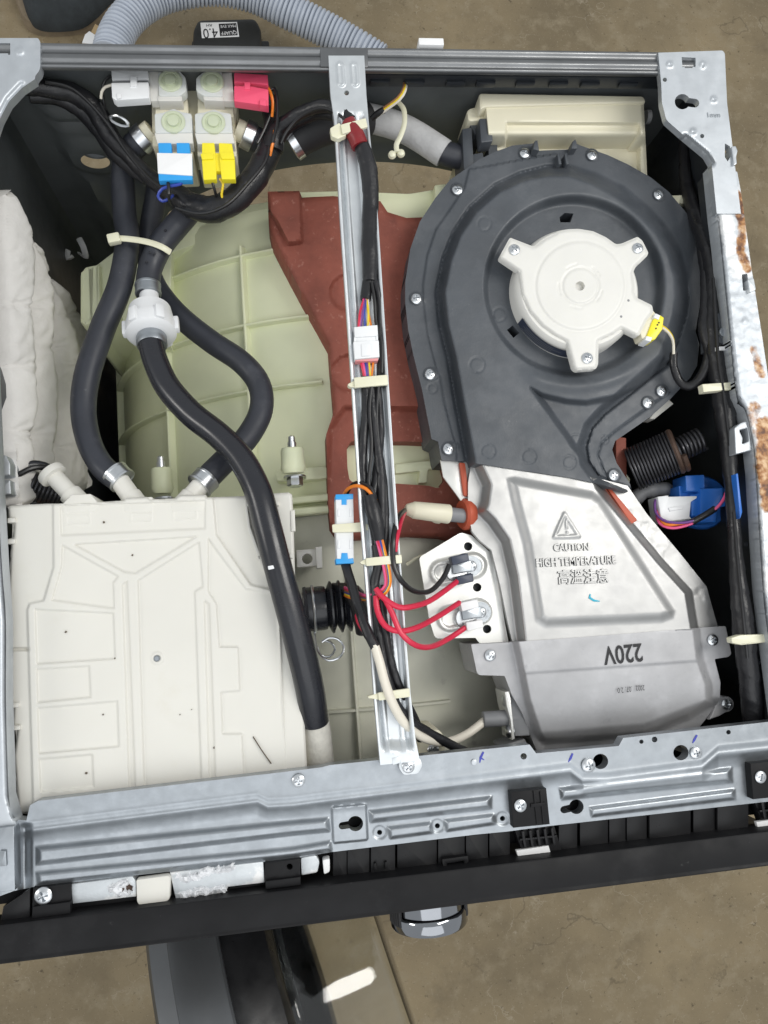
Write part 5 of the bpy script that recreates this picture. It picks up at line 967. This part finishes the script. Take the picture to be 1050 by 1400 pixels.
h4 = hose('drain_hose', [(206, 470, -46), (213, 495, -44), (230, 530, -40), (262, 566, -34), (300, 596, -26), (330, 628, -18), (352, 670, -12), (366, 720, -10), (380, 775, -10), (398, 840, -12), (414, 900, -16), (424, 945, -24), (430, 987, -34)], [9.6, 9.8, 10, 10, 10, 10, 10.2, 10.2, 10.2, 10.4, 10.6, 10.6, 10.6], 'longest black hose from the white check valve down across the dispenser to the knit sleeve', 'rubber_gloss')
MB().slab(rnd([(366, 774), (377, 772), (378, 777), (367, 779)], 1), -.2, -6, .3).obj('hose_tag', K['plug_w'], h4)
m = MB()
for x, y in ((205, 345), (211, 347), (200, 358), (226, 315)): m.lathe(w(x, y, -58.5), (0, 0, 1), [(0, .0012), (.0005, .001), (.0007, .0003)], 10)
m.obj('water_drop', K['rubber_gloss'], h3, kind='stuff')
# white check valve
cv = thing('check_valve', 'translucent white check valve fitting between two black hoses', 'valve', w(205, 445, -75))
A = w(204, 408, -64); B = w(208, 474, -48); L = np.linalg.norm(B - A); d = (B - A) / L
MB().lathe(A, d, [(-.004, .0075), (L * .12, .008), (L * .2, .0115), (L * .25, .0165), (L * .5, .0185), (L * .56, .0195), (L * .74, .0195), (L * .78, .017), (L * .8, .011)], 36).obj('valve_body', K['plug_w'], cv)
u_ = np.cross(d, (0, 0, 1.0)); u_ /= np.linalg.norm(u_); v_ = np.cross(u_, d); Rv = Matrix((u_, d, v_)).transposed()
for a in range(0, 360, 60):
    q = u_ * math.cos(math.radians(a)) + v_ * math.sin(math.radians(a)); e = np.cross(d, q)
    MB().box(A + d * L * .60 + q * .0195, (.005, .013, .007), Matrix((q, d, e)).transposed(), .0012).obj('grip_lug', K['plug_w'], cv)
MB().lathe(A + d * L * .80, d, [(0, .0112), (.0015, .0118), (.008, .0118), (.0095, .0112), (.0096, .009)], 30).obj('hose_clamp', K['galv'], cv)
# cable tie round the hoses
tpts = [(150, 327, -62), (165, 326, -63), (186, 328, -62), (206, 332, -60), (222, 338, -58), (233, 345, -62)]
P_ = path(tpts, .002); t_ = tag(MB().tube(P_, .0026, 10, up=(0, 0, 1), flat=.45).obj('cable_tie', K['nylon']), 'pale nylon tie strapping the three black hoses together', 'cable tie')
MB().box(w(156, 327, -62), (.010, .008, .007), Matrix.Rotation(.2, 3, 'Z'), .0012).obj('tie_head', K['nylon'], t_)
wire('wire_ring', [(150, 160, -36), (160, 158, -32), (172, 165, -33), (176, 172, -36), (166, 172, -37), (154, 166, -36), (150, 160, -36)], 1.2, 'screw', 'small bright metal ring lying on the black loom in the left corner', 'ring')
# ---- spring clip hoses at the back
ih = tag(MB().tube(path([(398, 198, -58), (415, 186, -54), (440, 174, -52), (470, 166, -52), (500, 164, -60)], .003), [.0135, .0145, .0148, .0148, .0145], 28).obj('insulated_hose', K['rubber_matte']), 'fat black foam covered hose passing behind the brace', 'hose')
MB().lathe(w(398, 198, -58), w(398, 198, -58) - w(415, 186, -54), [(-.006, .0142), (.0, .0142), (.001, .011)], 28).obj('hose_clamp', K['screw'], ih)
fh_ = tag(MB().tube(path([(498, 160, -62), (530, 168, -64), (556, 178, -66), (580, 192, -66), (607, 210, -66)], .0018), .0118, 24, rmod=lambda i, a: 1 + .02 * (noise(a * 2, a * 0 + i * .3, 4) - .5)).obj('felt_hose', K['felt']), 'grey felt wrapped hose leading to the bracket of the blower', 'hose')
MB().tube(path([(604, 208, -66), (624, 214, -66), (642, 216, -66)], .003), .0102, 24).obj('hose_end', K['rubber'], fh_)
for k, o_ in (('wire_y', 0), ('wire_w', 1.5), ('wire_n', -1.5)): wire('thin_wire', [(510 + o_, 161 + o_, -38), (525 + o_, 150 + o_, -30), (545 + o_, 135 + o_, -22), (553 + o_, 122 + o_, -20), (554 + o_, 110 + o_, -26)], 1.0, k, dict(wire_y='yellow', wire_w='white', wire_n='brown')[k] + ' wire of the loose strand right of the brace top')
MB().tube(path([(509, 162, -38), (515, 156, -34), (525, 150, -31)], .002), .0026, 10).obj('tape_wrap', K['tape']); tag(S.objects['tape_wrap'], 'black tape wrap at the lower end of the loose coloured strand', 'tape')
t_ = tag(MB().tube(path([(545, 140, -38), (552, 150, -34), (553, 168, -32), (548, 185, -32), (542, 198, -32), (543, 208, -32)], .002), .0022, 10, flat=.6).obj('cable_tie', K['nylon']), 'loose nylon tie with a round ended head hanging right of the brace', 'cable tie')
for x, y in ((536, 212), (548, 210)): MB().lathe(w(x, y, -34), (0, 0, 1), [(-.003, .001), (-.002, .0028), (0, .0035), (.002, .0028), (.003, .001)], 14).obj('tie_knob', K['nylon'], t_)
# ---- rubber bellows from the dispenser with spring clamp
be = thing('rubber_bellows', 'ribbed black rubber bellows between the dispenser and the brace', 'hose', w(455, 832, -80))
A = w(414, 834, -58); B = w(492, 826, -58); L = np.linalg.norm(B - A); d = B - A
pr = [(0, .012), (.001, .0175), (.003, .018), (.004, .0172), (.016, .0172), (.018, .0168)]
for k in range(3): z = .019 + k * .0068; pr += [(z, .0145), (z + .0028, .0205), (z + .0042, .0205), (z + .0066, .0145)]
pr += [(L, .015), (L + .004, .010)]
MB().lathe(A, d, pr, 36).obj('bellows', K['rubber_gloss'], be); MB().lathe(w(398, 836, -58), d, [(0, .0125), (.014, .0125)], 28).obj('spigot', K['lid'], be)
t = np.linspace(0, 2 * math.pi, 40); dn = d / L; u_ = np.cross(dn, (0, 0, 1)); u_ /= np.linalg.norm(u_); v_ = np.cross(u_, dn)
cl = MB().tube([A + dn * .0085 + .0178 * (math.cos(a) * u_ + math.sin(a) * v_) for a in t], .0011, 8, cap=False).obj('spring_clamp', K['screw'], be)
wire('wire_loop', [(430, 858, -56), (431, 875, -52), (436, 893, -50), (450, 903, -50), (466, 897, -50), (470, 884, -52), (462, 874, -53), (450, 872, -52), (440, 878, -52)], .9, 'screw', 'bright wire loop handle of the bellows clamp beside the long black hose', 'clamp handle')
wire('wire_loop', [(440, 876, -54), (452, 878, -54), (458, 888, -55), (450, 898, -56), (438, 895, -56), (434, 884, -55)], .9, 'screw', 'inner wire loop of the bellows clamp', 'clamp handle')
loom('wiring_loom', [(455, 802, -58), (475, 808, -44), (488, 826, -34), (494, 848, -34), (496, 865, -38)], [3, 5, 6, 6, 5], 'black tape bundle crossing the bellows at the left side of the brace', 41)
wire('red_lead', [(488, 838, -30), (490, 850, -28), (500, 866, -26), (508, 878, -24)], 1.8, 'wire_r', 'short red lead half hidden left of the brace below the bellows', 'cable')
wire('clear_tube', [(556, 772, -70), (568, 764, -68), (578, 760, -70)], 1.5, 'nylon', 'short clear tube glimpsed between the brace and the metal plate', 'tube')
# ================================================================== left: quilted blanket and suspension spring
def fold(P):
    x, y = P[:, 0], P[:, 1]
    seams = [[(12, 262), (34, 312), (37, 365), (32, 425), (37, 480), (38, 560), (34, 600), (42, 690)], [(34, 300), (46, 345), (62, 385), (64, 430), (61, 478), (68, 520), (68, 575), (64, 612), (66, 690)], [(60, 350), (70, 400), (84, 430), (98, 462), (108, 500)]]
    d_ = np.min([dseg(P, q) for q in seams], 0); d_ = np.hypot(d_, 2.5) - 2.5; ed = dseg(P, BLK, True); dd = np.minimum(d_ * (1.15 - .3 * fbm(x / 30, y / 45, 6)), ed * .8)
    h = 13 * np.sqrt(np.clip(dd / 19, 0, 1)) + 4 * np.sqrt(np.clip(ed / 24, 0, 1))
    for k, (px_, py_, a) in enumerate(((33, 418, 6), (62, 474, 6), (34, 596, 6), (64, 612, 5), (37, 330, 4), (14, 500, 5), (10, 415, 4), (84, 432, 4), (88, 500, 3), (14, 590, 5), (62, 380, 4))):
        dx, dy = x - px_, y - py_; r = np.hypot(dx, dy) + 1e-6; th = np.arctan2(dy, dx)
        h -= a * np.exp(-(r / 8) ** 1.1); h += 1.3 * np.cos(th * 7 + k + .4 * np.sin(r / 6)) * np.exp(-r / 16) * ss(1, 5, r)
    h += 2.2 * (fbm(x / 18, y / 50, 8) - .5) + .8 * (fbm(x / 6, y / 9, 9) - .5) + 2.6 * np.abs(fbm(x / 9 + y / 60, y / 28 - x / 40, 12) - .47) * 2; return h
BLK = [(0, 268), (8, 261), (20, 276), (40, 322), (54, 345), (66, 378), (88, 398), (100, 425), (110, 440), (117, 452), (112, 480), (108, 520), (110, 570), (114, 640), (112, 670), (60, 690), (18, 690), (14, 580), (9, 470), (5, 390), (0, 330)]
pa, pb, pc = wx(0, 300, .012), wx(0, 640, .012), w(100, 560, -215)
pn = np.cross(pb - pa, pc - pa); pn = pn if pn[2] > 0 else -pn
tag(MB().relief(cr(BLK, n=4, closed=True), fold, 0, 2.2, 14, plane=(pa, pn)).obj('quilted_blanket', K['foam'], None, smooth=80), 'off white quilted felt blanket bulging along the left wall', 'insulation blanket')
def coil(c0, c1, R, r, turns, n=9, per=26):
    c0 = np.array(c0); c1 = np.array(c1); d = c1 - c0; u = np.cross(d, (0, 0, 1.0)); u /= np.linalg.norm(u); v = np.cross(u, d / np.linalg.norm(d)); t = np.linspace(0, 1, int(turns * per))
    return MB().tube([c0 + d * q + R * (math.cos(q * turns * 2 * math.pi) * u + math.sin(q * turns * 2 * math.pi) * v) for q in t], r, n)
sp = thing('suspension_spring', 'black coil spring in a rubber sleeve beside the white spout at the left', 'spring', w(55, 665, -120))
coil(w(14, 655, -70), w(85, 678, -84), .0105, .0017, 13).obj('coil', K['spring'], sp)
MB().tube(path([(0, 652, -58), (22, 650, -56), (44, 640, -58), (66, 640, -66), (82, 655, -76)], .003), .0022, 10).obj('hook_wire', K['wire_k'], sp)
MB().tube(path([(20, 650, -60), (40, 636, -66), (66, 640, -72), (84, 660, -80), (78, 684, -84), (50, 688, -80), (26, 680, -74), (14, 664, -66), (20, 650, -60)], .003), .0036, 12).obj('rubber_ring', K['rubber_gloss'], sp)
m = MB().slab(rnd([(-8, 622), (8, 622), (14, 634), (14, 650), (-8, 652)], 2), -38, -70, 1).slab(rnd([(-8, 656), (14, 656), (15, 676), (-8, 678)], 2), -40, -72, 1); tag(m.obj('spring_seat', K['galv2']), 'pale steel seat of the left spring at the picture edge', 'bracket')
hg = MB()
for x, y, h in ((52, 232, -170), (108, 338, -240)):
    o = tag(MB().tube(path([(x, y - 12, h), (x + 6, y, h), (x + 9, y + 14, h - 10), (x, y + 8, h - 14)], .003), .0030, 8, flat=.4).tube(path([(x - 15, y + 4, h), (x - 16, y + 16, h - 8), (x - 8, y + 12, h - 8)], .003), .0030, 8, flat=.4).obj('wire_bracket', K['label']), 'upper pale bent bracket on the dark left wall' if y < 300 else 'lower pale bent bracket on the dark left wall', 'bracket')
# ================================================================== right: rusty spring, blue sensor, loom
rs = thing('suspension_spring', 'rusty coil spring lying right of the blower above the blue sensor', 'spring', w(910, 625, -140))
A, B = w(864, 642, -64), w(924, 617, -46); coil(A, B, .0178, .00115, 14).obj('coil', K['spring'], rs)
coil(B - (B - A) * .04, B + (B - A) * .10, .0172, .0025, 1.2).obj('end_ring', K['spring_r'], rs)
coil(B - (B - A) * .1, B + (B - A) * .62 + np.array((.002, .002, -.006)), .0090, .0015, 8).obj('inner_coil', K['spring'], rs)
mt_ = thing('pressure_sensor', 'bright blue water level sensor with a white plug by the right wall', 'sensor', w(945, 690, -110))
MB().lathe(w(950, 688, -92), (-.12, -.1, 1), [(0, .0225), (.014, .0235), (.017, .022), (.0175, .001)], 40).obj('sensor_cap', K['blue'], mt_)
for q, h in (([(937, 650), (963, 649), (964, 672), (938, 672)], -54), ([(928, 664), (958, 664), (958, 690), (930, 690)], -60), ([(958, 668), (988, 667), (989, 684), (992, 686), (992, 692), (980, 694), (979, 714), (958, 714)], -52), ([(944, 676), (962, 674), (962, 704), (946, 706)], -55)): MB().slab(rnd(q, 1), h, h - 22, .7).obj('sensor_block', K['blue'], mt_)
sw = MB().slab(rnd([(899, 679), (914, 677), (914, 679), (953, 678), (953, 681), (945, 686), (943, 706), (946, 710), (908, 714), (904, 710)], 1), -54, -72, .7).obj('wire_plug', K['plug_w'], None); tag(sw, 'white plug clipped into the blue sensor with orange and pink wires', 'connector')
MB().slab(rnd([(914, 694), (934, 691), (934, 696), (916, 699)], 1), -52.8, -56, .4).obj('latch', K['plug_w'], sw)
wire('thin_wire', [(904, 694, -60), (898, 700, -58), (902, 716, -52), (920, 722, -48), (945, 716, -44), (966, 704, -42), (984, 690, -36), (993, 672, -30), (994, 645, -26), (992, 625, -24)], 1.2, 'wire_p', 'pink wire from the sensor plug curving up to the right loom')
wire('thin_wire', [(903, 690, -60), (896, 684, -58), (897, 702, -54), (912, 713, -48), (940, 714, -43), (968, 703, -41), (988, 686, -35), (997, 664, -28), (998, 640, -24), (995, 622, -22)], 1.1, 'wire_v', 'violet wire beside the pink one from the sensor plug')
wire('thin_wire', [(905, 700, -60), (900, 706, -56), (910, 717, -49), (930, 716, -46), (950, 712, -44)], 1.2, 'wire_o', 'orange wire from the sensor plug into the black sleeve')
MB().tube(path([(946, 714, -44), (964, 704, -42), (978, 695, -40)], .002), .0027, 12).obj('wire_sleeve', K['tape']); tag(S.objects['wire_sleeve'], 'short black sleeve round the sensor wires below the blue sensor', 'sleeve')
m = MB().tube(path([(866, 684, -84), (880, 673, -80), (900, 669, -80), (918, 672, -84)], .003), .0065, 16, rmod=lambda i, a: 1 + .12 * np.sin(i * 1.6)); tag(m.obj('sensor_hose', K['grey_p']), 'dark grey ribbed tube behind the blue sensor', 'hose')
tag(MB().slab([(1006, 648), (1009, 647), (1015, 700), (1012, 709)], -8, -20, .4).obj('cable_clip', K['blue']), 'thin blue clip edge on the right inner flange', 'cable clip')
loom('wiring_loom', [(942, 150, -60), (936, 200, -64), (938, 250, -60), (948, 290, -46), (962, 325, -34), (972, 360, -26), (976, 400, -22), (974, 440, -20), (977, 480, -20), (984, 520, -20), (990, 560, -20), (995, 600, -20), (998, 640, -20), (1002, 700, -18), (1007, 770, -18), (1013, 830, -18), (1019, 880, -20), (1025, 930, -24), (1030, 985, -32)], [5, 5, 5, 5.5, 6, 7, 8, 7, 7, 8, 8.5, 6.5, 5, 5, 6, 7.5, 8, 8, 8], 'long black taped loom hanging down the right wall of the cabinet', 51)
loom('wiring_loom', [(958, 330, -36), (965, 370, -28), (966, 410, -24), (964, 450, -22), (970, 480, -22), (966, 500, -24), (955, 520, -28), (940, 528, -32), (928, 520, -34), (921, 500, -32), (921, 482, -30)], [4, 5, 5, 5, 5, 5.5, 5, 4.2, 3.6, 3.2, 3], 'black loom branch looping down to the yellow plug of the motor', 52)
for k, o_, nm in (('wire_y', 0, 'yellow'), ('wire_w', 2, 'white')): wire('thin_wire', [(905, 446 + o_, -18), (913, 452 + o_, -20), (920, 464 + o_, -24), (921, 484, -28)], 1.1, k, nm + ' wire running from the motor plug into the black loom')
for q, h, lb, tl in (([(918, 267), (952, 266), (953, 277), (919, 279)], -56, 'upper nylon clip bridging the blower and the right wall', None), ([(960, 525), (1004, 522), (1006, 532), (962, 536)], -9, 'middle nylon clip over the right loom', None), ([(1000, 872), (1013, 868), (1048, 867), (1050, 878), (1014, 882), (1001, 879)], -8, 'lower nylon clip over the right loom near the heater case', None)):
    o = tag(MB().slab(rnd(q, 1.2), h, h - 7, .7, bottom=True).obj('cable_clip', K['nylon']), lb, 'cable clip')
tag(MB().slab([(930, 168), (948, 178), (943, 210), (936, 214)], -70, -90, 1).obj('green_block', mat('green_plug', (.02, .12, .05), .5), None), 'dark green plug in the shade below the right corner bracket', 'connector')
o = thing('latch_block', 'dark square latch block with a pale tip on the right inner wall', 'latch', w(985, 460, -80)); MB().slab(rnd([(981, 428), (991, 426), (996, 470), (982, 470)], 2), -13, -40, 1).obj('latch_body', K['blower'], o); MB().lathe(w(988, 455, -13), (0, 0, 1), [(0, .004), (.002, .0038), (.0025, .002)], 16).obj('latch_button', K['galv'], o); MB().slab([(980, 474), (996, 473), (996, 478), (980, 479)], -11, -18, .4).obj('latch_tip', K['label'], o)
o = tag(MB().slab(rnd([(842, 648), (852, 641), (862, 655), (860, 664)], 1), -66, -90, .6).obj('rope_end', K['nylon']), 'frayed pale cord end behind the lower screw of the blower', 'cord')
# ================================================================== on the workshop floor behind the machine
def ft(x, y, z): return w(x, y, (z - T) * 1000)
hp = [(150, 78), (157, 54), (172, 28), (197, 6), (232, -10), (290, -18), (345, -8), (395, 16), (440, 38), (480, 60), (520, 84)]
P_ = cr([ft(x, y, .16 - .006 * i) for i, (x, y) in enumerate(hp)], .0011)
hs_ = MB().tube(P_, .0285, 26, rmod=lambda i, a: 1.06 - .26 * (1 - abs(math.sin(i * math.pi / 7.2))) ** 2.2 + 0 * a)
tag(hs_.obj('corrugated_hose', K['hose_grey'], None, smooth=40), 'grey corrugated drain hose arching behind the back rail', 'hose')
bt = thing('tool_battery', 'black tool battery with a white and black label behind the back rail', 'battery', ft(310, 45, 0))
BO = rnd([(264, 40), (270, 26), (350, 24), (357, 40), (357, 66), (263, 66)], [4, 8, 8, 4, 4, 4])
zb = .075
m = MB().slab(BO, (zb - T) * 1000, (.02 - T) * 1000, 6).slab(rnd([(262, 55), (368, 55), (368, 72), (262, 72)], 3), (.05 - T) * 1000, -T * 1000, 3); m.obj('battery_case', K['batt'], bt)
hb_ = (zb + .0006 - T) * 1000
lb_ = MB().slab([(274, 31), (324, 30), (327, 50), (276, 52)], hb_, hb_ - 1, 0).obj('battery_label', K['label'], bt); MB().slab([(299, 32.5), (323, 31.5), (325, 48), (301, 49.5)], hb_ + .4, hb_ - .4, 0).obj('label_panel', K['ink'], lb_)
m = MB(); text(m, '4.0', (297, 38.5), (277, 39.5), hb_ + .5, 1.25); m.obj('printed_text', K['ink'], lb_, smooth=0)
m = MB(); text(m, 'AH', (290, 32.5), (282, 33), hb_ + .5, 1.0); m.obj('printed_text', K['ink'], lb_, smooth=0)
m = MB(); text(m, 'QUAFF', (323, 42), (302, 43.5), hb_ + .9, 1.1); text(m, 'MAX EVE', (322, 33.5), (301, 34.5), hb_ + .9, 1.1); m.obj('printed_text', K['label'], lb_, smooth=0)
so_ = thing('shoe', 'dark canvas shoe with tan sole standing behind the left corner', 'shoe', ft(90, 10, 0))
SH = [(18, -60), (20, -10), (28, 18), (36, 38), (48, 47), (70, 50), (110, 47), (135, 34), (160, 12), (185, -8), (190, -60)]
def shoe(out, z0, z1, ins, dome):
    o = ccw(np.array([ft(x, y, z0)[:2] for x, y in cr(out, n=4)])); m = MB(); V = []; rings = [(0, z0), (0, z0 + (z1 - z0) * .5), (ins, z1)] + ([(ins + q, z1 + dome * (1 - (1 - q / .05) ** 2)) for q in (.008, .02, .035, .05)] if dome else [])
    for d_, z in rings: V += [(x, y, z) for x, y in offset(o, d_)]
    m.grid(V, len(rings), len(o), True); m.f.append(tuple(range((len(rings) - 1) * len(o), len(rings) * len(o)))); return m
shoe(SH, 0, .028, .004, 0).obj('sole', K['sole'], so_, smooth=50); shoe([(x + (90 - x) * .12, y - 6) for x, y in SH], .02, .045, .004, .045).obj('upper', K['shoe'], so_, smooth=60)
for q, k, nm, lb, z in (([(116, 47), (122, 42), (134, 50), (134, 62), (112, 58)], 'label', 'paper_scrap', 'white scrap of packaging next to the corrugated hose end', .03), ([(123, 46), (130, 32), (136, 36), (132, 52)], 'card', 'card_scrap', 'tan scrap of card next to the corrugated hose end', .028)):
    tag(MB().slab(q, (z - T) * 1000, (z - .02 - T) * 1000, 1, bottom=True).obj(nm, K[k]), lb, 'scrap')

for i, (pts, r, k, lb) in enumerate([
    ([(62, 112, -22), (100, 122, -26), (140, 160, -34), (172, 206, -42), (206, 246, -44), (240, 268, -38)], 1.5, 'wire_k', 'thin black strand lying on top of the thick loom in the left corner'),
    ([(138, 140, -36), (150, 172, -42), (162, 200, -46), (190, 232, -50), (220, 254, -48)], 1.4, 'wire_k', 'thin black strand crossing beside the metal ring in the left corner'),
    ([(240, 284, -30), (275, 292, -28), (310, 280, -26), (340, 250, -26), (362, 222, -28), (368, 200, -30)], 1.4, 'wire_k', 'thin black strand riding on the loom below the yellow plug'),
    ([(352, 196, -34), (362, 176, -32), (372, 150, -28), (376, 130, -24)], 1.3, 'wire_k', 'thin black strand rising beside the pink plug'),
    ([(384, 196, -30), (392, 180, -26), (410, 160, -18), (438, 148, -6), (462, 156, 0), (478, 170, 4)], 1.3, 'wire_k', 'thin black strand arching over the loom towards the red tape'),
    ([(508, 386, 4), (512, 410, 4), (514, 440, 3), (522, 470, 3), (522, 510, 2)], 1.2, 'wire_k', 'thin black strand passing right of the white inline plug'),
    ([(509, 520, 4), (505, 560, 5), (508, 610, 5), (504, 660, 5), (510, 690, 5)], 1.3, 'wire_k', 'thin black strand on top of the leads in the lower brace'),
    ([(518, 520, 3), (515, 570, 4), (519, 620, 4), (525, 670, 3), (524, 730, 2), (520, 780, 2)], 1.2, 'wire_k', 'second thin black strand on the leads in the lower brace'),
    ([(975, 380, -12), (978, 430, -10), (982, 490, -10), (990, 545, -10), (998, 610, -12)], 1.3, 'wire_k', 'thin black strand hanging along the right loom'),
    ([(1003, 700, -9), (1009, 770, -9), (1016, 840, -9), (1022, 900, -12)], 1.3, 'wire_k', 'thin black strand on the lower right loom')]):
    wire('thin_wire', pts, r, k, lb)
